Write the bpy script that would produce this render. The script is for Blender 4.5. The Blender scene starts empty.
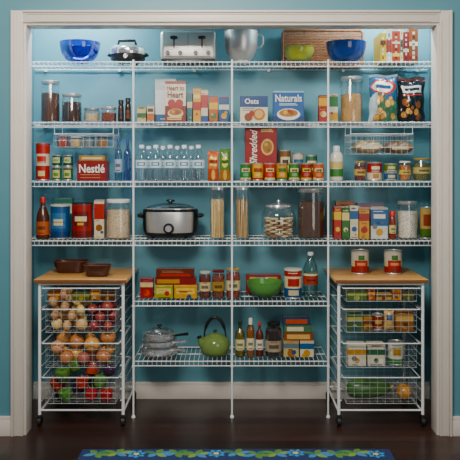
import bpy, bmesh, math, random
from mathutils import Vector
random.seed(7)
D=3.72; F=721.0; CX=231; CY=170; CH=265*D/F
PI=math.pi
def k(Y): return (D+Y)/F
def PX(px,Y): return (px-CX)*k(Y)
def PZ(py,Y): return CH-(py-CY)*k(Y)
C=bpy.context.scene.collection
# ------------------------------------------------------------------ materials
def lin(h):
    h=h.lstrip('#'); o=[]
    for i in (0,2,4):
        c=int(h[i:i+2],16)/255
        o.append(c/12.92 if c<=.04045 else ((c+.055)/1.055)**2.4)
    return (*o,1)
MC={}
def M(h,rough=.5,metal=0.0,var=.10,scale=30,bump=0.0,name=None,rnd=0.0):
    key=(h,rough,metal,var,scale,bump,rnd)
    if key in MC: return MC[key]
    m=bpy.data.materials.new(name or 'surface_'+h.lstrip('#')); m.use_nodes=True
    nt=m.node_tree; b=nt.nodes['Principled BSDF']
    b.inputs['Roughness'].default_value=rough; b.inputs['Metallic'].default_value=metal
    tc=nt.nodes.new('ShaderNodeTexCoord'); n=nt.nodes.new('ShaderNodeTexNoise'); n.inputs['Scale'].default_value=scale; n.inputs['Detail'].default_value=3
    nt.links.new(tc.outputs['Object'],n.inputs['Vector'])
    mr=nt.nodes.new('ShaderNodeMapRange'); mr.inputs[1].default_value=.3; mr.inputs[2].default_value=.7
    pk=.84 if (rough in (.35,.4) and metal==0 and name is None and var==.10) else 1.0
    mr.inputs[3].default_value=(1-var)*pk; mr.inputs[4].default_value=(1+var)*pk
    nt.links.new(n.outputs['Fac'],mr.inputs[0])
    hs=nt.nodes.new('ShaderNodeHueSaturation'); hs.inputs['Color'].default_value=lin(h); nt.links.new(mr.outputs[0],hs.inputs['Value'])
    if pk<1: hs.inputs['Saturation'].default_value=1.15
    out=hs.outputs[0]
    if rnd:
        oi=nt.nodes.new('ShaderNodeObjectInfo'); r2=nt.nodes.new('ShaderNodeMapRange'); r2.inputs[3].default_value=1-rnd; r2.inputs[4].default_value=1+rnd*.6
        r3=nt.nodes.new('ShaderNodeMapRange'); r3.inputs[3].default_value=.5-rnd*.07; r3.inputs[4].default_value=.5+rnd*.07
        nt.links.new(oi.outputs['Random'],r2.inputs[0]); nt.links.new(oi.outputs['Random'],r3.inputs[0])
        h2=nt.nodes.new('ShaderNodeHueSaturation'); nt.links.new(out,h2.inputs['Color']); nt.links.new(r2.outputs[0],h2.inputs['Value']); nt.links.new(r3.outputs[0],h2.inputs['Hue']); out=h2.outputs[0]
    nt.links.new(out,b.inputs['Base Color'])
    if bump:
        bp=nt.nodes.new('ShaderNodeBump'); bp.inputs['Strength'].default_value=bump; bp.inputs['Distance'].default_value=.004
        nt.links.new(n.outputs['Fac'],bp.inputs['Height']); nt.links.new(bp.outputs[0],b.inputs['Normal'])
    MC[key]=m; return m
def glass(h='ffffff',tint=.95,name='clear_glass',edge=.6):
    key=('g',h,tint,edge)
    if key in MC: return MC[key]
    m=bpy.data.materials.new(name); m.use_nodes=True; nt=m.node_tree
    for n in list(nt.nodes): nt.nodes.remove(n)
    o=nt.nodes.new('ShaderNodeOutputMaterial'); mx=nt.nodes.new('ShaderNodeMixShader')
    t=nt.nodes.new('ShaderNodeBsdfTransparent'); c=lin(h); t.inputs[0].default_value=(c[0]*tint,c[1]*tint,c[2]*tint,1)
    g=nt.nodes.new('ShaderNodeBsdfGlossy'); g.inputs['Roughness'].default_value=.1; g.inputs[0].default_value=(.95,.98,1,1)
    lw=nt.nodes.new('ShaderNodeLayerWeight'); lw.inputs[0].default_value=.35
    mp=nt.nodes.new('ShaderNodeMapRange'); mp.inputs[3].default_value=.06; mp.inputs[4].default_value=edge
    nt.links.new(lw.outputs['Facing'],mp.inputs[0]); nt.links.new(mp.outputs[0],mx.inputs[0])
    nt.links.new(t.outputs[0],mx.inputs[1]); nt.links.new(g.outputs[0],mx.inputs[2]); nt.links.new(mx.outputs[0],o.inputs[0])
    MC[key]=m; return m
GL=glass(); 
STEEL=M('efefef',.2,.8,.04); CHROME=M('f6f6f6',.14,.82,.02); TIN=M('bdbdb8',.35,.7,.05); BRUSH=M('d6d6d4',.34,.7,.08,4)
WIRE=M('e6ebeb',.35,0,.02); BLACK=M('141414',.35,0,.1); WHITE=M('ecebe4',.45,0,.03); CWIRE=M('b4bcbe',.35,.2,.02)
# ------------------------------------------------------------------ mesh builder
_txt={}
def text_geo(s):
    if s in _txt: return _txt[s]
    cu=bpy.data.curves.new('t','FONT'); cu.body=s; cu.size=1; cu.resolution_u=3; cu.offset=.018
    o=bpy.data.objects.new('t',cu); C.objects.link(o); bpy.context.view_layer.update()
    me=bpy.data.meshes.new_from_object(o.evaluated_get(bpy.context.evaluated_depsgraph_get()))
    vs=[(v.co.x,v.co.y) for v in me.vertices]; fs=[tuple(p.vertices) for p in me.polygons]
    bpy.data.objects.remove(o); bpy.data.curves.remove(cu); bpy.data.meshes.remove(me)
    x0=min(v[0] for v in vs);x1=max(v[0] for v in vs);y0=min(v[1] for v in vs);y1=max(v[1] for v in vs)
    vs=[((x-(x0+x1)/2)/(x1-x0),(y-(y0+y1)/2)/(x1-x0)) for x,y in vs]
    _txt[s]=(vs,fs); return _txt[s]
class MB:
    def __init__(s): s.v=[];s.f=[];s.m=[];s.s=[];s.mats=[]
    def add(s,vs,fs,m,smooth=False):
        if m not in s.mats: s.mats.append(m)
        i=s.mats.index(m); b=len(s.v); s.v+= [tuple(v) for v in vs]
        for f in fs: s.f.append(tuple(b+j for j in f)); s.m.append(i); s.s.append(smooth)
    def box(s,x0,x1,y0,y1,z0,z1,m,bev=0,seg=2):
        if bev<=0:
            vs=[(x,y,z) for z in (z0,z1) for y in (y0,y1) for x in (x0,x1)]
            s.add(vs,[(0,2,3,1),(4,5,7,6),(0,1,5,4),(2,6,7,3),(0,4,6,2),(1,3,7,5)],m); return
        bm=bmesh.new(); bmesh.ops.create_cube(bm,size=1)
        for v in bm.verts: v.co=Vector(((x0+x1)/2+v.co.x*(x1-x0),(y0+y1)/2+v.co.y*(y1-y0),(z0+z1)/2+v.co.z*(z1-z0)))
        bmesh.ops.bevel(bm,geom=bm.edges[:]+bm.verts[:],offset=bev,segments=seg,profile=.5,affect='EDGES')
        bm.verts.index_update(); s.add([v.co[:] for v in bm.verts],[[v.index for v in f.verts] for f in bm.faces],m,seg>2); bm.free()
    def lathe(s,prof,m,c=(0,0,0),n=28,sx=1,sy=1,lobes=0,la=0.0):
        vs=[];rows=[]
        for r,z in prof:
            if r<1e-6: rows.append([len(vs)]); vs.append((c[0],c[1],c[2]+z)); continue
            row=[]
            for i in range(n):
                a=2*PI*i/n; q=r*(1+la*math.cos(lobes*a)) if lobes else r
                row.append(len(vs)); vs.append((c[0]+q*math.cos(a)*sx,c[1]+q*math.sin(a)*sy,c[2]+z))
            rows.append(row)
        fs=[]
        for A,B in zip(rows,rows[1:]):
            if len(A)==1 and len(B)==1: continue
            for i in range(n):
                j=(i+1)%n
                if len(A)==1: fs.append((A[0],B[j],B[i]))
                elif len(B)==1: fs.append((A[i],A[j],B[0]))
                else: fs.append((A[i],A[j],B[j],B[i]))
        s.add(vs,fs,m,True)
    def tube(s,pts,r,m,n=8,closed=False):
        P=[Vector(p) for p in pts]; N=len(P); R=r if isinstance(r,(list,tuple)) else [r]*N
        vs=[];rows=[];up=None
        for i,p in enumerate(P):
            if closed: t=(P[(i+1)%N]-P[i-1]).normalized()
            else: t=(P[min(i+1,N-1)]-P[max(i-1,0)]).normalized()
            if up is None: up=Vector((0,0,1)) if abs(t.z)<.9 else Vector((1,0,0))
            a=(up-t*up.dot(t))
            if a.length<1e-5: a=Vector((0,1,0))
            a.normalize(); up=a; b=t.cross(a)
            row=[]
            for j in range(n):
                w=2*PI*j/n; q=p+(a*math.cos(w)+b*math.sin(w))*R[i]; row.append(len(vs)); vs.append(q[:])
            rows.append(row)
        fs=[]
        L=N if closed else N-1
        for i in range(L):
            A=rows[i];B=rows[(i+1)%N]
            for j in range(n): fs.append((A[j],A[(j+1)%n],B[(j+1)%n],B[j]))
        if not closed: fs.append(tuple(reversed(rows[0]))); fs.append(tuple(rows[-1]))
        s.add(vs,fs,m,n>5)
    def rect(s,x0,x1,z0,z1,y,m): s.add([(x0,y,z0),(x1,y,z0),(x1,y,z1),(x0,y,z1)],[(0,1,2,3)],m)
    def disc(s,x,z,r,y,m,n=18,sz=1):
        s.add([(x+r*math.cos(2*PI*i/n),y,z+r*sz*math.sin(2*PI*i/n)) for i in range(n)],[tuple(range(n))],m)
    def heart(s,x,z,r,y,m,n=28):
        P=[]
        for i in range(n):
            t=2*PI*i/n; P.append((x+r*math.sin(t)**3,y,z+r*(13*math.cos(t)-5*math.cos(2*t)-2*math.cos(3*t)-math.cos(4*t))/16))
        s.add(P,[tuple(range(n))],m)
    def cpatch(s,r,a0,a1,z0,z1,m,n=8,c=(0,0,0)):
        vs=[]
        for i in range(n+1):
            a=a0+(a1-a0)*i/n
            for z in (z0,z1): vs.append((c[0]+r*math.sin(a),c[1]-r*math.cos(a),c[2]+z))
        s.add(vs,[(2*i,2*i+2,2*i+3,2*i+1) for i in range(n)],m,True)
    def text(s,t,x,z,w,y,m,cyl=None,vs_=1.0,rot=0,shear=0):
        vs,fs=text_geo(t); o=[]
        for a,b in vs:
            b*=vs_; a+=b*shear
            if rot: a,b=-b,a
            a*=w; b*=w
            if cyl: o.append((cyl*math.sin((x+a)/cyl),-cyl*math.cos((x+a)/cyl),z+b))
            else: o.append((x+a,y,z+b))
        s.add(o,fs,m)
    def build(s,name,parent=None,loc=None):
        me=bpy.data.meshes.new(name); me.from_pydata(s.v,[],s.f)
        for m in s.mats: me.materials.append(m)
        me.polygons.foreach_set('material_index',s.m); me.polygons.foreach_set('use_smooth',s.s)
        me.set_sharp_from_angle(angle=math.radians(38)); me.update()
        o=bpy.data.objects.new(name,me); C.objects.link(o)
        if parent: o.parent=parent
        if loc: o.location=loc
        return o
def tag(o,label,cat,group=None):
    o['label']=label; o['category']=cat
    if group: o['group']=group
    return o
def thing(name,label,cat,loc,group=None,rz=0):
    o=bpy.data.objects.new(name,None); o.empty_display_size=.03; C.objects.link(o); o.location=loc; o.rotation_euler[2]=rz
    return tag(o,label,cat,group)
def dup(root,loc,label=None,group=None,rot=None,sc=None):
    r=root.copy(); C.objects.link(r); r.location=loc
    if label: r['label']=label
    if group: r['group']=group
    if rot: r.rotation_euler=rot
    if sc: r.scale=sc
    for ch in list(root.children):
        c=ch.copy(); C.objects.link(c); c.parent=r
        for g in list(ch.children):
            d=g.copy(); C.objects.link(d); d.parent=c
    return r
def struct(name,mb):
    o=mb.build(name); o['kind']='structure'; return o
# ------------------------------------------------------------------ room
WALL=M('528a98',.5,0,.03,6,0,'teal_wall_paint'); TRIM=M('d6cec4',.4,0,.02,8,0,'cream_trim_paint')
def floor_mat():
    m=bpy.data.materials.new('dark_wood_floor'); m.use_nodes=True; nt=m.node_tree; b=nt.nodes['Principled BSDF']; b.inputs['Roughness'].default_value=.3
    tc=nt.nodes.new('ShaderNodeTexCoord'); br=nt.nodes.new('ShaderNodeTexBrick')
    br.inputs['Scale'].default_value=1; br.inputs['Brick Width'].default_value=1.1; br.inputs['Row Height'].default_value=.085; br.inputs['Mortar Size'].default_value=.0022
    br.inputs['Color1'].default_value=lin('3e241b'); br.inputs['Color2'].default_value=lin('22120e'); br.inputs['Mortar'].default_value=lin('080403'); br.offset=.37
    nt.links.new(tc.outputs['Object'],br.inputs['Vector'])
    mp=nt.nodes.new('ShaderNodeMapping'); mp.inputs['Scale'].default_value=(2,40,1); nz=nt.nodes.new('ShaderNodeTexNoise'); nz.inputs['Scale'].default_value=3; nz.inputs['Detail'].default_value=6
    nt.links.new(tc.outputs['Object'],mp.inputs[0]); nt.links.new(mp.outputs[0],nz.inputs['Vector'])
    mr=nt.nodes.new('ShaderNodeMapRange'); mr.inputs[3].default_value=.4; mr.inputs[4].default_value=1.6; nt.links.new(nz.outputs['Fac'],mr.inputs[0])
    hs=nt.nodes.new('ShaderNodeHueSaturation'); nt.links.new(mr.outputs[0],hs.inputs['Value']); nt.links.new(br.outputs['Color'],hs.inputs['Color']); nt.links.new(hs.outputs[0],b.inputs['Base Color'])
    return m
XL=(24-231)*k(0); XR=(439-231)*k(0); ZT=CH+(CY-23)*k(0)
IX0,IX1=-1.18,1.185; YB=.6
b=MB(); b.box(-2.4,2.4,-4.2,.7,-.05,0,floor_mat()); struct('floor',b)
b=MB(); b.box(IX0-.05,IX1+.05,YB,YB+.06,0,2.5,WALL); struct('wall_back',b)
b=MB(); b.box(IX0-.06,IX0,.1,YB,0,2.5,WALL); struct('wall_left',b)
b=MB(); b.box(IX1,IX1+.06,.1,YB,0,2.5,WALL); struct('wall_right',b)
b=MB(); b.box(IX0-.06,IX1+.06,.1,YB+.06,2.5,2.54,TRIM); struct('ceiling',b)
b=MB()
b.box(-2.4,XL,0,.1,0,2.7,WALL); b.box(XR,2.4,0,.1,0,2.7,WALL); b.box(XL,XR,0,.1,ZT,2.7,WALL); struct('wall_front',b)
cw=12*k(0)
def casing(name,x0,x1,z0,z1,vert,outer):
    b=MB(); b.box(x0,x1,-.016,0,z0,z1,TRIM,.002)
    if vert:
        for a,w,t in ((.0,.012,.026),(.016,.006,.021),(.052,.007,.021)):
            q0=(x0+a) if outer<0 else (x1-a-w); b.box(q0,q0+w,-t,-.01,z0,z1-a,TRIM,.002)
    else:
        for a,w,t in ((.0,.012,.026),(.016,.006,.021),(.052,.007,.021)): b.box(x0+a,x1-a,-t,-.01,z1-a-w,z1-a,TRIM,.002)
    struct(name,b)
casing('trim_1',XL-cw,XL,0,ZT+cw,True,-1); casing('trim_2',XR,XR+cw,0,ZT+cw,True,1); casing('trim_3',XL,XR,ZT,ZT+cw,False,0)
b=MB(); b.box(XL-.002,XL+.012,-.004,.102,0,ZT,TRIM,.001); struct('trim_4',b)
b=MB(); b.box(XR-.012,XR+.002,-.004,.102,0,ZT,TRIM,.001); struct('trim_5',b)
b=MB(); b.box(XL+.012,XR-.012,-.004,.102,ZT-.012,ZT+.002,TRIM,.001); struct('trim_6',b)
def base(name,x0,x1,y0,y1):
    b=MB(); b.box(x0,x1,y0,y1,0,.08,TRIM,.001); b.box(x0,x1,y0+.004,y1,.08,.1,TRIM,.003); struct(name,b)
base('baseboard_back',IX0+.0,IX1,YB-.016,YB); 
base('baseboard_left',-2.4,XL-cw-.001,-.018,0); base('baseboard_right',XR+cw+.001,2.4,-.018,0)
# ------------------------------------------------------------------ wire shelves
SY0,SY1=.27,.592
ZS={n:CH-(p-CY)*k(SY0) for n,p in (('A',61),('B',121.5),('C',181),('D',240),('E',300.5),('F',360.5))}
A,B_,C_,D_,E_,F_=[ZS[c] for c in 'ABCDEF']
PXL,PXC,PXR=-.539,PX(232,SY0),.537
def shelf(label,z,x0,x1):
    t=thing('wire_shelf',label,'shelf',((x0+x1)/2,SY0,z)); hw=(x1-x0)/2; dp=SY1-SY0
    b=MB(); n=int((x1-x0)/.0254)
    for i in range(n+1):
        x=-hw+.004+(2*hw-.008)*i/n
        b.tube([(x,dp,-.0013),(x,.003,-.0013),(x,.0015,-.004),(x,.0015,-.030)],.0013,WIRE,5)
    b.build('wire_deck',t)
    for y,zz,r in ((.004,-.0055,.003),(.0045,-.031,.003),(dp-.003,-.005,.003),(dp*.5,-.0055,.003)):
        b=MB(); b.tube([(-hw,y,zz),(hw,y,zz)],r,WIRE,8); b.build('long_rod',t)
    for i in range(int(2*hw/.4)+1):
        x=-hw+.06+i*(2*hw-.12)/max(1,int(2*hw/.4)); b=MB(); b.box(x-.008,x+.008,dp-.01,dp+.0075,-.016,-.001,WHITE,.001); b.build('wall_clip',t)
sx0,sx1=IX0+.012,IX1-.012
shelf('topmost full-width white wire shelf, holding the toaster and mixing bowls',A,sx0,sx1)
shelf('white wire shelf second from the top, holding cereal boxes and snack bags',B_,sx0,sx1)
shelf('white wire shelf third from the top, holding the water bottles',C_,sx0,sx1)
shelf('white wire shelf fourth from the top, holding the slow cooker',D_,sx0,sx1)
shelf('short white wire shelf holding the green bowl, between the two carts',E_,PXL-.004,PXR+.004)
shelf('lowest short white wire shelf, holding the green kettle and steel pans',F_,PXL-.004,PXR+.004)
for x,w in ((PXL,'white support pole of the shelves beside the left cart'),(PXC,'white support pole running down the middle of the shelves'),(PXR,'white support pole of the shelves beside the right cart')):
    t=thing('support_pole',w,'pole',(x,SY0-.0075,0)); b=MB(); b.tube([(0,0,.01),(0,0,A+.006)],.0055,WIRE,10); b.build('pole_tube',t)
    b=MB(); b.lathe([(0,0),(.011,0),(.011,.008),(.007,.014),(0,.014)],WIRE,n=14); b.build('foot',t)
    for z in (A,B_,C_,D_,E_,F_):
        b=MB(); b.box(-.0075,.0075,-.0075,.006,z-.036,z-.024,WIRE,.0015); b.build('clip',t)
# ------------------------------------------------------------------ generic goods
def shade(h,f):
    r=[int(h[i:i+2],16) for i in (0,2,4)]
    return ''.join('%02x'%max(0,min(255,int(c*f) if f<=1 else int(c+(255-c)*(f-1)))) for c in r)
def pack(name,label,cat,z,px0,px1,pt,Yf,dep,col,panels=(),texts=(),grp=None,rz=0,rough=.35,vtext=None,detail=True):
    x0,x1=PX(px0,Yf)+.0007,PX(px1,Yf)-.0007; w=x1-x0; h=min(PZ(pt,Yf)-z,.312)
    root=thing(name,label,cat,((x0+x1)/2,Yf+dep/2,z),grp,rz)
    rn=random.Random(int(px0*31+pt*7))
    b=MB(); b.box(-w/2,w/2,-dep/2,dep/2,0,h,M(col,rough),.0012,1)
    for i,p in enumerate(panels):
        y=-dep/2-.0003*(i+1)
        if p[0]=='o': b.disc(-w/2+p[1]*w,p[2]*h,p[3]*w,y,M(p[4],rough),sz=p[5] if len(p)>5 else 1)
        elif p[0]=='h': b.heart(-w/2+p[1]*w,p[2]*h,p[3]*w,y,M(p[4],rough))
        elif p[0]=='l':
            _,u0,v0,u1,v1,n,c=p
            for j in range(n):
                v=v0+(v1-v0)*j/max(1,n-1); u2=u1-(u1-u0)*rn.uniform(0,.35); b.rect(-w/2+u0*w,-w/2+u2*w,v*h,(v+.025)*h,y,M(c,rough))
        else:
            b.rect(-w/2+p[0]*w,-w/2+p[2]*w,p[1]*h,p[3]*h,y,M(p[4],rough))
            if p[0]==0 and p[2]==1:
                for sx in (-1,1):
                    X=sx*(w/2+.0003); q=[(X,-dep/2+.001,p[1]*h),(X,dep/2-.001,p[1]*h),(X,dep/2-.001,p[3]*h),(X,-dep/2+.001,p[3]*h)]
                    b.add(q if sx>0 else q[::-1],[(0,1,2,3)],M(p[4],rough))
    if detail and h>.05:
        y=-dep/2-.0003*(len(panels)+1); cs=[shade(col,.55),shade(col,1.4),'a8281f','c89a3a','2f4f7a']
        for j in range(rn.randint(2,4)):
            v=rn.choice((.04,.09,.46,.51,.88,.93)); u0=rn.uniform(.08,.3); u1=rn.uniform(.5,.92)
            b.rect(-w/2+u0*w,-w/2+u1*w,v*h,v*h+.0035,y,M(rn.choice(cs),rough))
        b.disc(-w/2+rn.uniform(.2,.8)*w,rn.uniform(.1,.4)*h,min(w*.16,.014),y-.0003,M(rn.choice(cs),rough),10)
        b.rect(-w/2+.03*w,-w/2+.97*w,h-.006,h-.003,y,M(rn.choice(cs),rough))
    b.build('carton',root)
    f=MB(); f.box(-w/2+.002,w/2-.002,-.0008,.0008,h,h+.0006,M('b8b2a4',.6)); f.build('flap_seam',root)
    if texts or vtext:
        l=MB()
        for s,u,v,tw,c,*r in texts: l.text(s,-w/2+u*w,v*h,tw*w,-dep/2-.005,M(c,rough),vs_=(r[0] if r else 1))
        if vtext: s,u,v,th,c=vtext; l.text(s,-w/2+u*w,v*h,th*h,-dep/2-.005,M(c,rough),rot=1,vs_=1.15,shear=.28)
        l.build('lettering',root)
    return root
def dims(px0,px1,pt,Yc,z):
    return PX((px0+px1)/2,Yc),(px1-px0)/2*k(Yc)-.0006,PZ(pt,Yc)-z
def can(label,px0,px1,pt,z,Yc,bands,lid='b9b9b5',name='food_can',cat='can',grp=None,patch=None,plastic=False,abs_=None):
    x,r,h=abs_ if abs_ else dims(px0,px1,pt,Yc,z)
    root=thing(name,label,cat,(x,Yc,z),grp); rn=random.Random(int(x*9999))
    b=MB(); b.lathe([(0,.0),(r*.96,0),(r,.002),(r,.005),(r*.97,.007),(r*.97,h-.007),(r,h-.005),(r,h-.001),(r*.96,h),(r*.93,h-.003),(0,h-.003)],TIN); b.build('tin',root)
    g=MB(); rr=r*.985
    for v0,v1,c in bands: g.lathe([(rr,.008+v0*(h-.016)),(rr,.008+v1*(h-.016))],M(c,.35))
    if patch:
        for i,(a,v0,v1,c) in enumerate(patch): g.cpatch(rr+.0004*(i+1),-a,a,.008+v0*(h-.016),.008+v1*(h-.016),M(c,.35))
    for j in range(2):
        v=rn.choice((.08,.16,.88,.5)); g.cpatch(rr+.002,-rn.uniform(.3,.7),rn.uniform(.3,.7),v*h,v*h+.003,M(rn.choice(('2a2a2a','f0e8d0','a83020')),.4),5)
    g.build('paper_wrap',root)
    if plastic:
        l=MB(); l.lathe([(r*1.02,h-.006),(r*1.02,h+.001),(r*.98,h+.003),(0,h+.003)],M(lid,.4)); l.build('lid',root)
    return root
def jar(label,px0,px1,pt,z,Yc,content,lid='c9cacb',fill=.85,name='glass_canister',cat='canister',grp=None,lidh=.016,metal=.8,wrap=None,neck=.9,cont_bump=.6,sh=.06):
    x,r,h=dims(px0,px1,pt,Yc,z); root=thing(name,label,cat,(x,Yc,z),grp)
    hb=h-lidh
    b=MB(); b.lathe([(0,.0),(r*.9,0),(r,.006),(r,hb*(1-sh*2)),(r*neck,hb-.004),(r*neck,hb)],GL); b.build('glass_body',root)
    b=MB(); hc=hb*fill*(1-sh); b.lathe([(0,.004),(r*.86,.004),(r*.93,.009),(r*.93,hc*.97),(r*.80,hc),(0,hc*1.01)],M(content,.7,0,.45,160,cont_bump)); b.build('contents',root)
    b=MB(); lm=M(lid,.3,metal,.04)
    P=[(0,hb),(r*neck*1.04,hb),(r*neck*1.06,hb+.002),(r*neck*1.06,hb+lidh*.85),(r*neck*.98,hb+lidh),(0,hb+lidh)]; b.lathe(P,lm); o=b.build('lid',root)
    if wrap:
        g=MB()
        for v0,v1,c in wrap:
            g.lathe([(r+.0005,v0*hb),(r+.0005,v1*hb)],M(c,.4)); g.cpatch(r+.0009,-.6,.6,(v0*.7+v1*.3)*hb,(v0*.35+v1*.65)*hb,M(shade(c,.5),.4)); g.cpatch(r+.0009,-.4,.4,(v0*.15+v1*.85)*hb,(v0*.08+v1*.92)*hb,M('9a3a24',.4))
        g.build('paper_label',root)
    return root
PS=[(0,0),(.88,0),(1,.03),(1,.60),(.92,.68),(.42,.86),(.36,.9),(.36,.94)]
PW=[(0,0),(.9,0),(1,.03),(1,.62),(.85,.70),(.4,.78),(.34,.82),(.34,.95)]
PQ=[(0,0),(.85,0),(1,.04),(.96,.3),(1,.62),(.9,.76),(.5,.84),(.45,.88)]
def bottle(label,px0,px1,pt,z,Yc,prof,col,clear=False,cap='ffffff',cz=.9,wraps=(),name='bottle',cat='bottle',grp=None,liquid=None,caprad=None,sy=1):
    x,r,h=dims(px0,px1,pt,Yc,z); root=thing(name,label,cat,(x,Yc,z),grp)
    m=glass(col,.97,'tinted_glass') if clear else M(col,.25,0,.05)
    b=MB(); b.lathe([(a*r,c*h) for a,c in prof],m,sy=sy); b.build('bottle_body',root)
    if liquid:
        b=MB(); b.lathe([(0,.003)]+[(a*r*.93,max(c*h,.004)) for a,c in prof[1:] if c<.8]+[(0,.78*h)],M(liquid,.2,0,.1)); b.build('liquid',root)
    cr=(caprad or prof[-1][0]*1.12)*r
    b=MB(); b.lathe([(cr,cz*h),(cr,.985*h),(cr*.9,h),(0,h)],M(cap,.4,0,.03),n=18); b.build('cap',root)
    if wraps:
        g=MB()
        for v0,v1,c in wraps:
            g.lathe([(r+.0006,v0*h),(r+.0006,v1*h)],M(c,.4),sy=sy)
            if sy==1 and v1-v0>.12: g.cpatch(r+.001,-.6,.6,(v0*.6+v1*.4)*h,(v0*.35+v1*.65)*h,M(shade(c,.55),.4)); g.cpatch(r+.001,-.5,.5,(v0*.9+v1*.1)*h,(v0*.82+v1*.18)*h,M('8a3020',.4))
        g.build('paper_label',root)
    return root
def bag(label,px0,px1,pt,z,Yf,th,fn,name='snack_bag',cat='bag',grp=None,rz=0,rough=.18,wr=.007):
    x0,x1=PX(px0,Yf),PX(px1,Yf); w=x1-x0; h=PZ(pt,Yf)-z
    root=thing(name,label,cat,((x0+x1)/2,Yf+th/2,z),grp,rz); nu,nv=48,64
    def off(u,v):
        return th/2*(max(0,1-abs(2*u-1)**2.4))**.7*(max(0,math.sin(PI*min(1,max(0,(v-.01)/.92)))))**.45
    b=MB()
    rnd=random.Random(px0)
    ph=[rnd.uniform(0,6) for _ in range(6)]
    for sgn in (-1,1):
        vs=[];
        for j in range(nv+1):
            for i in range(nu+1):
                u=i/nu;v=j/nv; o=off(u,v)
                edge=abs(2*v-1)**3*.9+.35
                wv=wr*edge*(math.sin(11*u+ph[0]+5*v)*math.sin(8*v+ph[1])+.8*math.sin(23*u-9*v+ph[2])*math.sin(6*u+14*v+ph[3])+.4*abs(math.sin(31*u+13*v)))*(1 if o>.002 else .15)
                pinch=1-.07*math.sin(PI*v)+.03*math.sin(17*v+ph[4])*(1 if abs(u-.5)>.35 else .3)
                vs.append(((u-.5)*w*pinch,sgn*o+(wv if sgn<0 else -wv)+(0.0004*sgn),v*h*(1+.015*math.sin(9*u+ph[5]))))
        groups={}
        for j in range(nv):
            for i in range(nu):
                a=j*(nu+1)+i; q=(a,a+1,a+nu+2,a+nu+1)
                groups.setdefault(fn((i+.5)/nu,(j+.5)/nv),[]).append(q)
        base=len(b.v)
        for c,fs in groups.items():
            m=M(c,rough,0,.22,25)
            if m not in b.mats: b.mats.append(m)
            for f in fs: b.f.append(tuple(base+q for q in f)); b.m.append(b.mats.index(m)); b.s.append(True)
        b.v+=vs
    b.build('pouch',root)
    return root
def bowl(label,px0,px1,pt,z,Yc,col,rough=.15,name='mixing_bowl',grp=None,h=None,foot=.38,metal=0,mat=None):
    x,r,hh=dims(px0,px1,pt,Yc,z); hh=h or hh; m=mat or M(col,rough,metal,.06)
    root=thing(name,label,'bowl',(x,Yc,z),grp)
    b=MB(); out=[];inn=[]
    for i in range(11):
        t=i/10; rr=r*(foot+(1-foot)*math.sin(t*PI/2)**.85); zz=.008+(hh-.01)*(1-math.cos(t*PI/2))**.95
        out.append((rr,zz)); inn.append((max(rr-.004,0),zz+.003))
    b.lathe([(0,.007)]+out+[(r+.002,hh-.001),(r+.002,hh+.002),(r-.003,hh+.003)]+inn[::-1]+[(0,.011)],m,n=40); b.build('bowl_body',root)
    b=MB(); b.lathe([(0,0),(r*foot*.98,0),(r*foot,.009),(0,.009)],m,n=32); b.build('foot_ring',root)
    return root
# ------------------------------------------------------------------ SHELF A
bowl('shallow translucent cobalt blue glass bowl at left end of the top shelf',60,100,43,A,.34,'1d4fa8',mat=glass('6f95e6',.9,'cobalt_glass',.5),foot=.45)
def grill():
    Yc=.40; x=PX(128,Yc); t=thing('waffle_iron','chrome electric waffle iron with black handles beside the blue bowl','appliance',(x,Yc,A))
    b=MB(); b.lathe([(0,.008),(.07,.008),(.092,.018),(.098,.03),(.098,.05),(0,.05)],BLACK,n=36); b.build('base',t)
    b=MB(); b.lathe([(0,.052),(.1,.052),(.102,.06),(.1,.085),(.085,.1),(.05,.108),(0,.11)],CHROME,n=36); l=b.build('lid',t)
    b=MB(); b.tube([(-.05,-.03,.104),(-.045,-.04,.128),(.045,-.04,.128),(.05,-.03,.104)],.009,BLACK,8); b.build('lid_handle',l)
    for s in (-1,1):
        b=MB(); b.tube([(s*.092,0,.045),(s*.108,0,.056),(s*.112,0,.045)],.010,BLACK,8); b.build('side_handle',t)
    b=MB(); b.tube([(0,-.09,.032),(0,-.108,.032)],.012,CHROME,14); b.build('dial',t)
    for a in (45,135,225,315):
        b=MB(); b.lathe([(0,0),(.008,0),(.008,.012),(0,.012)],BLACK,c=(.06*math.cos(math.radians(a)),.06*math.sin(math.radians(a)),0),n=12); b.build('foot',t)
grill()
def toaster():
    Yf=.30; x0,x1=PX(160,Yf),PX(216,Yf); w=x1-x0; h=PZ(30,Yf)-A; dp=.2
    t=thing('toaster','brushed steel four-slot toaster on the top shelf','toaster',((x0+x1)/2,Yf+dp/2,A))
    b=MB(); b.box(-w/2,w/2,-dp/2,dp/2,.014,h,M('d6d2cc',.28,.65,.04),.022,5); b.build('body',t)
    b=MB(); b.box(-w/2+.006,w/2-.006,-dp/2+.006,dp/2-.006,0,.016,BLACK,.003); b.build('base',t)
    b=MB(); b.rect(-w/2+.03,w/2-.03,.028,.031,-dp/2-.0006,BLACK); b.rect(-w/2+.03,w/2-.03,.068,.0695,-dp/2-.0006,M('777777',.3,.5,.02)); b.rect(-.001,.001,.07,h-.024,-dp/2-.0006,BLACK); b.build('trim_line',t)
    for sx in (-1,1):
        for sy in (-1,1):
            b=MB(); b.box(sx*w/4-.055,sx*w/4+.055,sy*.04-.012,sy*.04+.012,h-.002,h+.0012,BLACK); b.build('slot',t)
        b=MB(); b.rect(sx*w/4-.0035,sx*w/4+.0035,.075,h-.03,-dp/2-.0006,BLACK); b.build('lever_track',t)
        b=MB(); b.box(sx*w/4-.02,sx*w/4+.02,-dp/2-.02,-dp/2+.001,h-.05,h-.036,BLACK,.003); b.build('lever',t)
        for q in (-.035,.035):
            b=MB(); b.tube([(sx*w/4+q,-dp/2+.001,.05),(sx*w/4+q,-dp/2-.012,.05)],.012,BLACK,16); b.build('dial',t)
toaster()
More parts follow.
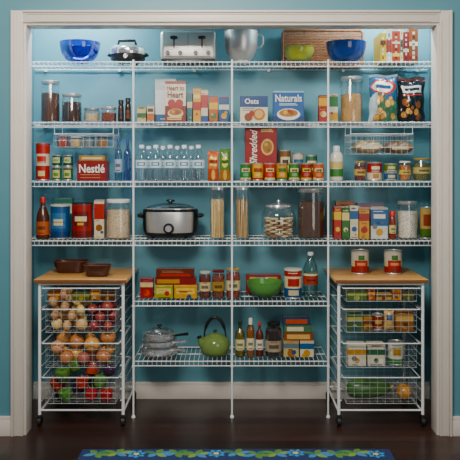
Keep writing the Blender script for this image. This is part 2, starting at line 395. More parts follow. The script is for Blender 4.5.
def mixbowl():
    Yc=.39; x=PX(241,Yc); r=.096; h=PZ(31,Yc)-A
    t=thing('steel_bowl','brushed stainless steel mixer bowl with a side handle on the top shelf','bowl',(x,Yc,A))
    b=MB(); b.lathe([(0,.012),(.045,.012),(.068,.03),(.086,.07),(.093,.12),(r,h-.006),(r+.004,h-.003),(r+.002,h),(r-.003,h-.003),(.089,.12),(.082,.07),(.064,.034),(0,.018)],BRUSH,n=40); b.build('bowl_body',t)
    b=MB(); b.lathe([(0,0),(.05,0),(.052,.01),(.046,.013),(0,.013)],BRUSH,n=32); b.build('foot_ring',t)
    b=MB(); b.tube([(r-.004,-.01,h-.025),(r+.018,-.01,h-.025),(r+.028,-.01,h-.038),(r+.028,-.01,h-.075),(r+.016,-.01,h-.094),(r-.010,-.01,h-.096)],.006,BRUSH,8); b.build('handle',t)
mixbowl()
def wicker():
    Yf=.535; x0,x1=PX(283,Yf),PX(363,Yf); w=x1-x0; h=PZ(30,Yf)-A; t=thing('wicker_tray','flat brown wicker tray standing upright behind the yellow and blue bowls','tray',((x0+x1)/2,Yf+.02,A))
    m=M('8a5a32',.7,0,.3,60,.5)
    b=MB()
    n=22
    for i in range(n):
        z=.012+(h-.024)*i/(n-1); b.tube([(-w/2+.01+(w-.02)*j/24,(.003 if (i+j)%2 else -.003),z) for j in range(25)],.0042,m,6)
    b.build('weave',t)
    b=MB(); b.tube([(-w/2,0,.012),(-w/2,0,h-.012),(-w/2+.012,0,h),(w/2-.012,0,h),(w/2,0,h-.012),(w/2,0,.012),(w/2-.012,0,.008),(-w/2+.012,0,.008)],.008,M('70431f',.6,0,.3,60,.4),8,True); b.build('rim',t)
wicker()
bowl('low yellow-green mixing bowl on the top shelf in front of the wicker tray',284,314,48,A,.36,'8f962c')
bowl('dark cobalt blue mixing bowl on the top shelf next to the cookbooks',326,366,43,A,.36,'1d4490',mat=M('183a80',.06,0,.12,12),foot=.42)
def book(label,px0,px1,pt,col,sp2,Yf=.34,dep=.19,z=A):
    x0,x1=PX(px0,Yf)+.0006,PX(px1,Yf)-.0006; w=x1-x0; h=PZ(pt,Yf)-z
    t=thing('cookbook',label,'book',((x0+x1)/2,Yf+dep/2,z),'cookbooks on the top shelf')
    m=M(col,.4); b=MB(); b.box(-w/2,-w/2+.0025,-dep/2,dep/2,0,h,m); b.box(w/2-.0025,w/2,-dep/2,dep/2,0,h,m); b.box(-w/2,w/2,-dep/2-.002,-dep/2+.001,0,h,m)
    for v0,v1,c in sp2: b.rect(-w/2+.001,w/2-.001,v0*h,v1*h,-dep/2-.0024,M(c,.4))
    rn=random.Random(int(px0)); v=.12
    while v<.9:
        L=rn.uniform(.04,.1); b.rect(-w*.14,w*.14,v*h,(v+L)*h,-dep/2-.0028,M(shade(col,.45) if rn.random()<.5 else shade(col,1.7),.4)); v+=L+rn.uniform(.03,.08)
    b.build('cover',t)
    b=MB(); b.box(-w/2+.0025,w/2-.0025,-dep/2+.001,dep/2-.004,.003,h-.003,M('e6dfcb',.8)); b.build('pages',t)
book('yellow-spined cookbook, leftmost in the row of cookbooks',380,386,33,'d9b53a',[(.6,.75,'7a2a1a')])
book('white-spined cookbook between the yellow and the orange cookbooks',386,392,29,'d8d2c0',[(.3,.7,'b8372a')])
book('thick orange-red cookbook in the middle of the cookbooks',392,400,31,'b83c18',[(.2,.3,'f0d36b'),(.6,.66,'f0e6d0')])
book('narrow cream cookbook between the orange-red and dark red cookbooks',400,403,29,'e0d0a0',[(.3,.7,'4a3a2a')])
book('dark red cookbook right of the narrow cream cookbook',403,409,32,'861818',[(.35,.45,'e8d9b8')])
book('wide brown cookbook with cream band, rightmost in the row',409,418,29,'95502c',[(.5,.62,'efe3c3'),(.1,.2,'7a1f17')])
# ------------------------------------------------------------------ SHELF B
z=B_
jar('tall glass canister of brown grain, leftmost on the second shelf',41,60,81,z,.37,'5a3320','d8d6d0',.82,lidh=.02)
jar('medium glass canister of dark brown beans, second on the second shelf',62,82,94,z,.37,'3b2218','d8d6d0',.85,lidh=.018)
jar('small squat glass jar of pale nuts beside the dark bean canister',84,100,108,z,.36,'c8b48a','b9b9b5',.8,name='glass_jar',cat='jar')
jar('small squat glass jar of reddish spice right of the pale nuts jar',101,117,107,z,.36,'7a3a22','d8d6d0',.8,name='glass_jar',cat='jar')
bottle('slim black-capped spice bottle with a dark label, just left of the left pole',118,124,100,z,.35,PQ,'3a1d14',cap='111111',cz=.82,wraps=[(.15,.5,'222222')],name='spice_bottle',caprad=.9)
bottle('slim spice bottle with a brown label touching the left pole',125,131,98,z,.35,PQ,'241512',cap='16100e',cz=.82,wraps=[(.15,.5,'6b3a22')],name='spice_bottle',caprad=.9)
pack('tea_box','small cream and green tea box right of the left pole','box',z,137,146,107,.34,.06,'c8be8c',[(0,.3,1,.6,'3e6a2c')])
pack('tea_box','small white and orange box beside the tall white cereal box','box',z,147,154,105,.34,.06,'d8cdb4',[(0,.1,1,.5,'c8681c'),(.1,.6,.9,.8,'4a3a2a')])
pack('cereal_box','tall white cereal box with blue corner, partly hidden behind the heart cereal box','box',z,155,176,79,.42,.06,'dfe4e6',[(0,.75,1,1,'bfccd0'),(0,0,1,.2,'2a5f8a')])
pack('cereal_box','cream cereal box with a red heart and a bowl of cereal printed','box',z,165,186,81,.34,.05,'e6dcc0',
     [(0,0,1,.40,'7e2418'),('h',.5,.42,.38,'a8201a'),('o',.5,.22,.38,'e8d6a8',.6),('o',.5,.25,.31,'a8682a',.5),('o',.38,.26,.08,'d8a454'),('o',.6,.24,.08,'8a5224'),(0,.93,1,1,'8e2a22'),('l',.1,.06,.9,.1,2,'e0c890')],[('Heart to',.5,.83,.84,'7a1a28',1.3),('Heart',.5,.67,.76,'7a1a28',1.25)],detail=False)
pack('cracker_box','narrow teal box standing between the heart cereal box and the yellow box','box',z,187,192.5,93,.36,.06,'2f6a72',[(0,.5,1,.7,'d8c8a0')])
pack('cracker_box','narrow tall yellow box beside the narrow teal box','box',z,193,201,88,.35,.06,'d8a428',[(0,.35,1,.6,'a82818'),(.1,.7,.9,.8,'f0d890')])
pack('cracker_box','narrow white and red box between yellow and orange boxes','box',z,201,208,90,.35,.06,'d8ccb8',[(0,.45,1,.85,'b0221c'),(0,.0,1,.2,'2c4f8a')])
pack('snack_box','orange and green snack box just left of the middle pole','box',z,209,218,96,.35,.06,'c05a1c',[(0,.5,1,.75,'e0b848'),('o',.5,.25,.35,'3f7a3a')])
pack('snack_box','blue and white snack box touching the middle pole','box',z,219,229,97,.35,.06,'265488',[(0,.5,1,.7,'d8d2c0'),('o',.5,.25,.3,'d8a030')])
pack('granola_box','wide white granola box with a blue band, right of the middle pole','box',z,240,268,96,.35,.05,'e0d8c0',
     [(0,.58,1,1,'20487e'),('o',.68,.3,.22,'b87a38'),('o',.68,.32,.15,'e0b878'),('o',.3,.2,.15,'8a4a26'),('o',.42,.34,.1,'a8342a'),('l',.08,.45,.6,.52,2,'55606a')],[('Oats',.42,.8,.5,'f4f0e0')],detail=False)
pack('cereal_box','wide blue cereal box with a white bowl and big white lettering','box',z,273,304,91,.35,.055,'2460a0',
     [(0,.0,1,.2,'173f74'),('o',.5,.26,.38,'f0eee6',.5),('o',.5,.30,.31,'b87a34',.4),('o',.4,.32,.07,'e0b468'),('o',.6,.31,.07,'8e5a26'),('o',.52,.36,.05,'a8302a'),(0,.95,1,1,'9cc4dc'),('l',.2,.54,.8,.58,2,'c8dcea')],[('Naturals',.5,.77,.86,'f4f4ee',1.3)],detail=False)
pack('snack_box','red and yellow box beside the white and green box, right of the blue cereal','box',z,319,328,95,.34,.06,'b0281e',[(0,.6,1,.9,'e0ac30'),('o',.5,.3,.35,'e2cc98')])
pack('snack_box','white and green box against the tall jar of pasta','box',z,329,338,94,.34,.06,'d8d4c0',[(0,.55,1,.92,'2f7038'),(0,.05,1,.35,'c89828')])
jar('large glass jar of tan pasta with a silver lid beside the snack bags',340,363,77,z,.4,'b98f52','c9cacb',.72,lidh=.022,name='pasta_jar',cat='jar')
rb=random.Random(5); blobs=[(rb.uniform(.15,.9),rb.uniform(.08,.5),rb.uniform(.07,.13),rb.choice(('e0b45c','d09a44','c07e30','ecc878'))) for _ in range(13)]
rb=random.Random(9); blobs2=[(rb.uniform(.12,.8),rb.uniform(.08,.46),rb.uniform(.06,.12),rb.choice(('c88a3c','a8642c','e0a850','8a4a22'))) for _ in range(11)]
def f1(u,v):
    if v>.96 or v<.03: return '8fa2aa'
    if (u-.45)**2/.13+(v-.74)**2/.014<1: return 'ece6d2' if abs(v-.74)>.035 or u<.2 or u>.72 else '1f3f70'
    if (u-.48)**2/.19+(v-.74)**2/.026<1: return 'b03a24'
    for x,y,r,c in blobs:
        d=(u-x)**2+((v-y)*1.3)**2
        if d<r*r: return c if d<r*r*.7 else '8a5a24'
    return '1f5a86' if v>.52+.1*math.sin(u*6) else ('a8c0c8' if u<.25 else '2f6a4a')
bag('blue and silver potato crisp bag, left of the two bags on the second shelf',370,399.5,74,z,.31,.085,f1)
def f2(u,v):
    if v>.96 or v<.03: return '3a4046'
    if .14<u<.86 and .64<v<.80:
        return '1a2430' if (.69<v<.75 and .22<u<.78) else 'c8ccc4'
    if .14<u<.86 and .58<v<.61: return 'a82a22'
    for x,y,r,c in blobs2:
        d=(u-x)**2+((v-y)*1.3)**2
        if d<r*r: return c if d<r*r*.7 else '4a2412'
    return '15191c' if v<.9 else '6a2a20'
bag('mostly black snack bag with a pale label, right of the two bags',398.5,427,76,z,.33,.085,f2)
# hanging baskets
def wirebox(b,x0,x1,y0,y1,z0,z1,r,sp,sph,m):
    nx=max(2,int((x1-x0)/sp)); ny=max(2,int((y1-y0)/sp)); nz=max(1,int((z1-z0)/sph))
    for i in range(nx+1):
        x=x0+(x1-x0)*i/nx; b.tube([(x,y0,z1),(x,y0,z0),(x,y1,z0),(x,y1,z1)],r,m,4)
    for i in range(ny+1):
        y=y0+(y1-y0)*i/ny; b.tube([(x0,y,z1),(x0,y,z0),(x1,y,z0),(x1,y,z1)],r,m,4)
    for j in range(1,nz):
        zz=z0+(z1-z0)*j/nz; b.tube([(x0,y0,zz),(x1,y0,zz),(x1,y1,zz),(x0,y1,zz)],r,m,4,True)
THIN=M('b9c6c9',.4,.3,.02)
def hang(label,px0,px1,pyt,pyb):
    Y0=.29; x0,x1=PX(px0,Y0),PX(px1,Y0); zt=PZ(pyt,Y0); zb=PZ(pyb,Y0); cx=(x0+x1)/2; w=(x1-x0)/2
    t=thing('hanging_basket',label,'basket',(cx,Y0,zb)); h=zt-zb
    b=MB(); wirebox(b,-w,w,0,.22,.0,h,.001,.03,.03,THIN); b.build('wire_mesh',t)
    b=MB(); b.tube([(-w,0,h),(w,0,h),(w,.22,h),(-w,.22,h)],.0022,WIRE,6,True); b.build('rim',t)
    for sx in (-1,1):
        b=MB(); top=B_-zb+.0035
        b.tube([(sx*w,.01,h),(sx*w,.01,top),(sx*w,.20,top),(sx*w,.20,h)],.002,WIRE,6); b.build('hanger',t)
    return zb+.0015
hz=hang('white wire basket hanging under the second shelf above the green cans',54,113,134,147)
for i,(a,c,wc,l) in enumerate(((57,69,'b8402a','small red-lidded jar, leftmost in the left hanging basket'),(70,82,'d8b878','small tan jar with cream lid in the left hanging basket'),(83,95,'7d8a8e','small grey-green jar in the left hanging basket'),(97,109,'a87a3a','small amber jar, rightmost in the left hanging basket'))):
    jar(l,a,c,136.5,hz,.41,wc,['a33024','d8d2c2','5a6a6a','3a2a20'][i],.9,name='small_jar',cat='jar',lidh=.008,metal=0)
hz=hang('white wire basket hanging under the second shelf above the right jars',351,413,134,154)
def flatbag(label,px0,px1,hh,z0,Yc,col,c2):
    x0,x1=PX(px0,Yc),PX(px1,Yc); w=(x1-x0)/2; b=MB(); m=M(col,.35,0,.3,35,.6)
    vs=[];n=22
    for sg in (1,-1):
        for j in range(n+1):
            for i in range(n+1):
                u=2*i/n-1;v=2*j/n-1; o=(max(0,(1-abs(u)**3)*(1-abs(v)**3)))**.5
                vs.append((u*w,v*.085,hh/2+sg*hh/2*o+ (.005*math.sin(7*u+5*v+w*99)+.003*math.sin(13*u-6*v))*o*(1 if sg>0 else 0)))
    fs=[]
    for s in (0,1):
        o=s*(n+1)**2
        for j in range(n):
            for i in range(n):
                a=o+j*(n+1)+i; q=(a,a+1,a+n+2,a+n+1); fs.append(q if s==0 else q[::-1])
    b.add(vs,fs,m,True); b.add([(-w*.6,-.0865,hh*.35),(w*.6,-.0865,hh*.35),(w*.6,-.0865,hh*.62),(-w*.6,-.0865,hh*.62)],[(0,1,2,3)],M(c2,.5)); o=b.build('flat_bag'); o.location=((x0+x1)/2,Yc,z0); tag(o,label,'bag','flat bags in the right hanging basket')
flatbag('flat tan bag lying at the left in the right hanging basket',353,381,.075,hz,.395,'a88a5e','d8ccb0')
flatbag('flat brown bag lying at the right in the right hanging basket',383,411,.068,hz,.395,'7a5636','c8b48c')
# ------------------------------------------------------------------ SHELF C
z=C_
can('tall white and red breadcrumb canister at left end of the third shelf',36,50,144,z,.35,[(0,.4,'a81f18'),(.4,.75,'d8cdb4'),(.75,1,'b0241c')],'a01814','crumb_canister','canister',plastic=True,patch=[(.7,.48,.68,'c22a20'),(.5,.1,.25,'e0c890')])
rC=dims(52,62,167,.34,z)[1]
for i,(a,c) in enumerate(((52,62),(63,73))):
    q=can(('left','right')[i]+' lower green vegetable can of the small stack beside the breadcrumb canister',a,c,167,z,.34,[(0,1,'2f6a3a')],patch=[(.8,.15,.85,'c8be88'),(.5,.3,.6,'5a8a2a')],grp='stacked green cans')
    h=dims(a,c,167,.34,z)[2]
    can(('left','right')[i]+' upper dark green can standing on a green can',a,c,0,z+h,.34,[(0,.3,'1f4a34'),(.3,1,'2a5c46')],patch=[(.8,.3,.9,'bcc4a8'),(.5,.45,.7,'8aa83a')],grp='stacked green cans',abs_=(PX((a+c)/2,.34),rC,.067))
pack('cocoa_carton','deep red carton with white lettering, left of the two slim bottles','box',z,77,107,161,.33,.09,'86121a',[('l',.1,.15,.8,.3,2,'c8a070')],[('Nestlé',.5,.62,.86,'f8f4ec',1.2)],detail=False)
h=PZ(161,.33)-z
pack('flat_box','flat tan box lying on top of the red carton','box',z+h+.0008,79,105,155.5,.335,.08,'a88048',[(.1,.3,.9,.7,'d8c8a0')])
bottle('clear glass bottle with white label, left one of the pair beside the left pole',114.5,122.5,138,z,.36,PW,'c4dcec',True,'3a5a9a',.9,name='clear_bottle',wraps=[(.2,.5,'a8bcd4')])
bottle('clear bluish glass bottle touching the left pole with no paper label',123.5,131.5,139,z,.36,PW,'9cbce4',True,'2a4a9a',.9,name='clear_bottle')
def water(px0,px1,pt,Yc,label,grp):
    x,r,h=dims(px0,px1,pt,Yc,C_); t=thing('water_bottle',label,'bottle',(x,Yc,C_),grp)
    P=[(0,.006),(r*.5,.0),(r*.9,.0),(r,.008)]
    for i in range(5): P+=[(r*.95,.014+i*.012),(r,.020+i*.012)]
    P+=[(r,h*.62),(r*.85,h*.72),(r*.42,h*.86),(r*.36,h*.88),(r*.36,h*.92)]
    b=MB(); b.lathe(P,glass('f4fafc',1.0,'water_plastic',.8),n=24); b.build('bottle_body',t)
    b=MB(); b.lathe([(r*.42,h*.91),(r*.42,h*.99),(r*.36,h),(0,h)],M('eef2f4',.4,0,.03),n=16); b.build('cap',t)
    b=MB(); b.lathe([(r+.0006,h*.36),(r+.0006,h*.58)],M('c4d8e0',.4,0,.03),n=24); b.cpatch(r+.001,-.7,.7,h*.42,h*.52,M('5a90b4',.4)); b.cpatch(r+.0014,-.4,.4,h*.45,h*.49,M('f0f4f4',.4)); b.build('paper_label',t); return t
w0=water(135.6,147.8,145,.33,'clear water bottle with pale blue label in the row right of the left pole','row of water bottles')
for i in range(1,5):
    dup(w0,(w0.location.x+i*14.2*k(.33),w0.location.y,C_))
w1=water(143,154.5,146,.45,'clear water bottle half hidden behind the front row of bottles','back row of water bottles')
for i in range(1,4): dup(w1,(w1.location.x+i*14.2*k(.45),w1.location.y,C_))
def f3(u,v):
    if v>.92: return 'c8541c'
    if .15<u<.85 and .5<v<.8: return 'e0b848' if (v<.58 or v>.7) else '8a2a1a'
    return 'c8641e' if v>.4 else ('a8441a' if (u-.5)**2+(v-.2)**2>.03 else 'e8b050')
bag('orange snack pouch with a yellow label right of the water bottles',207.5,219,151,z,.32,.035,f3,name='snack_pouch',wr=.002)
def f4(u,v):
    if (u-.5)**2/.1+(v-.6)**2/.03<1: return 'd8c83a' if abs(v-.6)>.05 else '2f5a24'
    return '4f7a2a' if v>.35 else ('98681a' if (u-.5)**2+(v-.18)**2>.03 else 'd8a848')
bag('green snack pouch with a yellow label touching the middle pole',219.5,230.5,149,z,.32,.035,f4,name='snack_pouch',wr=.002)
pack('cereal_box','tall dark red cereal box with white lettering standing behind the row of cans','box',z,245,277,126,.45,.06,'961618',
     [('o',.7,.62,.2,'e0b878',1.3),('o',.7,.62,.15,'a8702c',1.3),('o',.66,.67,.06,'d8ac64'),('o',.74,.57,.06,'8e5a26'),('o',.7,.75,.04,'e8c880'),('l',.5,.9,.92,.93,2,'e0c080')],vtext=('Shredded',.26,.62,.62,'f4efe2'),detail=False)
cols=[('2f7a3c','d0c490','green'),('d8a82c','a82818','yellow'),('b8301c','e0c888','red'),('c8922c','3f7a3a','golden'),('3f7a30','e0d098','leaf-green'),('9a2418','d8b440','dark red'),('c0581a','e0cc98','orange')]
pos=['first','second','third','fourth','fifth','sixth','seventh']
for i,(c1,c2,nm) in enumerate(cols):
    a=240+12.1*i; can(f'{nm} food can, {pos[i]} in the front can row right of the middle pole',a,a+11.4,163,z,.33,[(0,.12,c2),(.12,1,c1)],grp='row of cans on the third shelf',patch=[(.8,.5,.75,c2),(.5,.22,.42,shade(c1,1.3)),(.5,.57,.67,shade(c1,.5))])
for i,(c1,c2,nm) in enumerate((('7a5a34','e6d8b0','brown'),('c8c2b0','3a6a8a','white and blue'),('3a6a4a','e6d8b0','dark green'))):
    a=279+13.2*i; can(f'tall {nm} can in the back row right of the red cereal box',a,a+12,(150,153,155)[i],z,.45,[(0,1,c1)],patch=[(.9,.2,.8,c2),(.5,.5,.7,shade(c1,.6))],grp='tall back-row cans')
bottle('white squeeze bottle of dressing with a green label right of the cans',330,343,146,z,.35,PQ,'d8d4c4',False,'d8d8d0',.84,[(.12,.34,'3f7a3a'),(.36,.55,'d8c080')],name='dressing_bottle',sy=.8)
jar('small dark red jam jar with gold lid under the right hanging basket',354,366,161,z,.36,'6a1a1c','c8a24a',.95,name='jam_jar',cat='jar',lidh=.01,metal=.5,wrap=[(.3,.65,'c8a868')])
can('red can with a white band under the right hanging basket',367,382,162,z,.35,[(0,.42,'d8cdb4'),(.42,1,'a01a18')],patch=[(.6,.62,.82,'e4d8b8'),(.4,.12,.36,'b8883a')])
rT=dims(384,397,172,.34,z)
can('low blue tuna can, lower one of a pair under the right hanging basket',384,397,172,z,.34,[(0,1,'2a5a8a')],patch=[(.6,.3,.75,'d8c890')],name='tuna_can')
can('low green tuna can, on top of the blue tuna can',384,397,0,z+rT[2],.34,[(0,1,'5a7a2a')],patch=[(.6,.3,.75,'d8c890')],name='tuna_can',abs_=(rT[0],rT[1],.048))
jar('small amber honey jar with a white lid between tuna cans and olive jar',399,411,161,z,.35,'b8742c','e8e4da',.92,name='honey_jar',cat='jar',lidh=.01,metal=0,wrap=[(.35,.6,'e0c070')])
jar('wide jar of olives with a gold lid at the right end of the third shelf',413,431,158,z,.36,'6a6a2c','c8a24a',.92,name='olive_jar',cat='jar',lidh=.012,metal=.5,wrap=[(.35,.65,'c8b878')])
# ------------------------------------------------------------------ SHELF D
z=D_
PSY=[(0,0),(.9,0),(1,.04),(1,.5),(.85,.62),(.45,.76),(.36,.8),(.36,.88)]
bottle('squat brown syrup bottle with a red cap at the left end of the fourth shelf',36.5,49.5,197,z,.35,PSY,'4a2412',False,'a82018',.86,[(.1,.42,'b85a26')],name='syrup_bottle',caprad=.45)
can('blue tin with a cream label beside the syrup bottle',50.5,70,205,z,.36,[(0,.2,'1c3a6a'),(.2,1,'2a5488')],'c8c4b4','drink_tin','tin',patch=[(.8,.3,.8,'4a76a0'),(.5,.4,.6,'d6cca4')],plastic=True)
can('large red coffee can, widest tin on the fourth shelf',72,93,203,z,.36,[(0,.2,'6a1010'),(.2,1,'981c18')],'2a1a14','coffee_can','can',patch=[(.8,.35,.8,'6a1012'),(.6,.5,.65,'e0d0a8'),(.3,.38,.46,'d8a848')],plastic=True)
pack('pudding_box','narrow white and red box beside the coffee can','box',z,94,104,200,.35,.07,'d8ccb0',[(0,.5,1,.9,'a8221c'),('o',.5,.28,.35,'8a5a30')])
jar('wide glass canister of cream oats beside the left pole',106,131,199,z,.38,'cdb894','e6e4de',.85,lidh=.02,metal=0)
pack('baking_box','blue-green box in the back row behind the blue tin','box',z,54,72,198,.5,.06,'3f7a6e',[(0,.6,1,.85,'e8dcb8')])
def cooker():
    Yc=.43; x=PX(170.5,Yc); hw=27*k(Yc); sy=.78; h=PZ(208,Yc)-z
    t=thing('slow_cooker','brushed steel oval slow cooker with black ends, front knob and glass lid','slow cooker',(x,Yc,z))
    b=MB(); b.lathe([(0,.010),(hw*.86,.010),(hw*.93,.016),(hw*.955,.034)],BLACK,n=56,sy=sy); b.build('base',t)
    b=MB(); b.lathe([(hw*.955,.033),(hw*.985,.05),(hw,h-.03),(hw*.985,h-.018)],M('d4d4d2',.34,.8,.12,3),n=56,sy=sy); b.build('steel_shell',t)
    b=MB(); b.lathe([(hw*.98,h-.019),(hw*1.02,h-.015),(hw*1.02,h-.006),(hw*.97,h-.003),(hw*.9,h-.008),(hw*.86,.06),(0,.05)],M('1a1a1b',.15),n=56,sy=sy); b.build('crock',t)
    b=MB(); b.lathe([(hw*.93,h-.003),(hw*.85,h+.010),(hw*.6,h+.022),(hw*.3,h+.028),(0,h+.029)],glass('dfe6e8',.95,'clear_lid_glass',.8),n=56,sy=sy); l=b.build('lid',t)
    b=MB(); b.lathe([(hw*.95,h-.004),(hw*.95,h+.001),(hw*.91,h+.003)],CHROME,n=56,sy=sy); b.build('lid_rim',l)
    b=MB(); b.lathe([(.012,h+.028),(.01,h+.034),(.026,h+.040),(.024,h+.048),(0,h+.05)],BLACK,n=20); b.build('knob',l)
    for s in (-1,1):
        vs=[];fs=[];n=14
        for i in range(n+1):
            a=-.55+1.1*i/n; cx_,sy_=s*math.cos(a),math.sin(a)
            for rr,zz in ((hw*.97,.03),(hw*1.012,.05),(hw*1.03,h-.04),(hw*1.02,h-.016)): vs.append((rr*cx_,rr*sy*sy_,zz))
        for i in range(n):
            for j in range(3): q=(i*4+j,(i+1)*4+j,(i+1)*4+j+1,i*4+j+1); fs.append(q)
        b=MB(); b.add(vs,fs,BLACK,True); e=b.build('end_cap',t)
        b=MB(); b.tube([(s*hw*1.0,-.045,h-.045),(s*(hw+.02),-.04,h-.042),(s*(hw+.026),0,h-.042),(s*(hw+.02),.04,h-.042),(s*hw*1.0,.045,h-.045)],.011,BLACK,8); b.build('side_handle',e)
        for q in (-1,1):
            b=MB(); b.lathe([(0,0),(.01,0),(.012,.014),(0,.014)],BLACK,c=(s*hw*.6,q*hw*.42,0),n=12); b.build('foot',t)
    y=-hw*sy*1.0
    b=MB(); b.tube([(0,y+.004,.06),(0,y-.004,.06)],.030,BLACK,28); p=b.build('control_panel',t)
    b=MB(); b.tube([(0,y-.003,.06),(0,y-.02,.06)],.018,CHROME,20); b.build('dial',p)
cooker()
def pastajar(label,px0,px1,pt,Yc,col,col2):
    x,r,h=dims(px0,px1,pt,Yc,D_); t=thing('pasta_canister',label,'canister',(x,Yc,D_),'tall pasta canisters')
    b=MB(); b.lathe([(0,0),(r*.92,0),(r,.006),(r,h-.03),(r*.94,h-.024),(r*.94,h-.018)],GL); b.build('glass_body',t)
    b=MB(); random.seed(px0)
    for i in range(60):
        a=random.uniform(0,2*PI); q=r*.86*math.sqrt(random.random()); a2=a+random.uniform(-.3,.3); hh=h*random.uniform(.7,.76)
        b.tube([(q*math.cos(a),q*math.sin(a),.006),(q*math.cos(a2),q*math.sin(a2),hh)],.0026,M(col if i%3 else col2,.6),5)
    o=b.build('spaghetti_strands',t); o['kind']='stuff'
    b=MB(); b.lathe([(0,h-.02),(r*.98,h-.02),(r*.98,h-.004),(r*.88,h),(0,h)],STEEL); b.build('lid',t)
pastajar('tall glass canister of pale spaghetti left of the middle pole',210,225,186,.37,'d8b878','f0dca0')
pastajar('tall glass canister of darker tan spaghetti right of the middle pole',235,249,186,.37,'b08a58','d8bc88')
def cookiejar():
    Yc=.41; x,r,h=dims(261,296,200,Yc,D_); t=thing('cookie_jar','wide round glass jar of cream cookies with a steel knob lid','jar',(x,Yc,D_))
    b=MB(); hb=h-.045; b.lathe([(0,0),(r*.8,0),(r*.95,.015),(r,.05),(r,hb*.72),(r*.88,hb*.9),(r*.72,hb),(r*.74,hb+.006)],GL,n=40); b.build('glass_body',t)
    b=MB(); b.lathe([(0,hb),(r*.72,hb),(r*.78,hb+.008),(r*.74,hb+.018),(r*.3,hb+.026),(0,hb+.026)],STEEL,n=36); l=b.build('lid',t)
    b=MB(); b.lathe([(.006,hb+.025),(.006,hb+.032),(.013,hb+.038),(.011,hb+.045),(0,hb+.045)],STEEL,n=18); b.build('knob',l)
    random.seed(4); m1=M('d8c49a',.8,0,.2,80,.5); m2=M('a87444',.8,0,.2,80,.5)
    cnt=0
    for li in range(9):
        zc=.009+li*.0122
        for j in range(6):
            a=j*PI/3+(li%2)*.52; q=r*.58; cnt+=1
            if math.sin(a)>.3: continue
            rr=.026; dk=(cnt*7)%5==0
            o=MB(); o.lathe([(0,0),(rr*.9,0),(rr,.004),(rr*.9,.009),(0,.0105)],m2 if dk else m1,n=14)
            c=o.build('cookie'); c.location=(x+q*math.cos(a),Yc+q*math.sin(a),D_+zc); c.rotation_euler=(random.uniform(-.08,.08),random.uniform(-.08,.08),a)
            tag(c,'brown cookie inside the wide glass cookie jar' if dk else 'pale cream round cookie inside the wide glass cookie jar','cookie','brown cookies in the jar' if dk else 'pale cookies in the jar')
cookiejar()
jar('big glass jar of dark coffee beans with a steel lid left of the right pole',297,325,188,z,.42,'4a3020','c9cacb',.86,lidh=.024,name='coffee_jar',cat='jar')
bx=[(334,341.5,207,'a8221a','d8b440','red spice packet box, first in the row right of the right pole'),(342,349.5,208,'2f6a30','d8c890','green spice packet box, second in the row right of the right pole'),(350,358.5,206,'d0c8b0','2a5a8a','white and blue packet box, third in the row right of the right pole'),(359,369.5,209,'c8901e','982818','golden packet box, fourth in the row right of the right pole')]
for a,c,t_,c1,c2,l in bx: pack('packet_box',l,'box',z,a,c,t_,.33,.08,c1,[(0,.6,1,.85,c2),('o',.5,.3,.32,c2),('l',.15,.9,.85,.94,1,c2)],grp='packet boxes on the fourth shelf')
pack('pasta_box','wide blue and white box beside the golden packet box','box',z,371,388,208,.33,.07,'ccd0cc',[(0,.42,1,.95,'265c90'),('o',.5,.22,.22,'c89a40'),(.15,.66,.85,.8,'e0dccc')])
bottle('slim red-capped spice bottle between the blue box and white canister',389,396,211,z,.34,PQ,'7a2a1a',False,'b82018',.82,[(.2,.5,'d8c890')],name='spice_bottle',caprad=.9)
jar('glass canister of white flour at right on the fourth shelf',397,418,201,z,.38,'ddd6c6','d8d6d0',.85,lidh=.018)
can('narrow tan and green can at the right end of the fourth shelf',420,432,207,z,.36,[(0,.3,'4a6a2a'),(.3,1,'b89a60')],patch=[(.7,.4,.8,'8a3a22')])
pack('baking_box','brown box in the back row behind the packet boxes','box',z,336,354,201,.5,.06,'8a5a3a',[(0,.6,1,.85,'e8dcb8')])
pack('baking_box','purple-grey box in the back row behind the blue and white box','box',z,357,384,203,.5,.06,'6a5a74',[(0,.55,1,.9,'c8b8a0')])
# ------------------------------------------------------------------ SHELF E
z=E_
pack('gelatin_box','small red box standing at the left end of the short shelf','box',z,140,153,279,.34,.07,'981a1c',[(0,.58,1,.82,'d8c090'),('o',.5,.28,.25,'d06050')])
pack('pasta_box','yellow-green box under the wide red box, left one','box',z,154.5,173,285,.33,.09,'a09830',[(.1,.35,.9,.75,'d8c878'),('l',.2,.4,.8,.6,2,'4a5a2a')])
pack('pasta_box','golden yellow box under the wide red box, right one','box',z,174,197,285,.33,.09,'cc9420',[(.1,.35,.9,.75,'e8cc68'),('l',.2,.4,.8,.6,2,'a84a1e')])
h=PZ(285,.33)-z
pack('cookie_box','wide dark red box lying across two yellow boxes','box',z+h+.0008,155,196,278,.335,.08,'80161a',[(.05,.2,.6,.8,'b88a48')])
h2=PZ(278,.335)
pack('cookie_box','wide brown and red box, topmost of the flat box pile','box',h2+.0008,156,194,269.5,.34,.08,'64281a',[(.1,.15,.9,.5,'a8281f'),('l',.15,.65,.85,.8,2,'d8c090')])
for i,(a,c,t_,cc,lc,l) in enumerate(((199,211,271,'6a1a14','d8d0c0','dark red jam jar with a cream lid, first of the three jars beside the boxes'),(212,225,270,'7a3216','7a1a18','brown sauce jar with a dark red lid, second of three jars'),(226,240.5,268,'98341a','c8a24a','tomato sauce jar with a gold lid, third jar, on the middle pole'))):
    jar(l,a,c,t_,z,.35,cc,lc,.95,name='sauce_jar',cat='jar',lidh=.011,metal=.3,wrap=[(.3,.65,['d8c898','a88a48','d8cc9c'][i])],grp='sauce jars on the short shelf')
pack('tea_box','red and cream box lying behind the green bowl','box',z,246,281,275,.49,.07,'98281f',[(.1,.3,.9,.9,'c8a464')])
bowl('green ceramic bowl on the short shelf',247,283,281,z,.39,'4f8a3a',.15,name='serving_bowl')
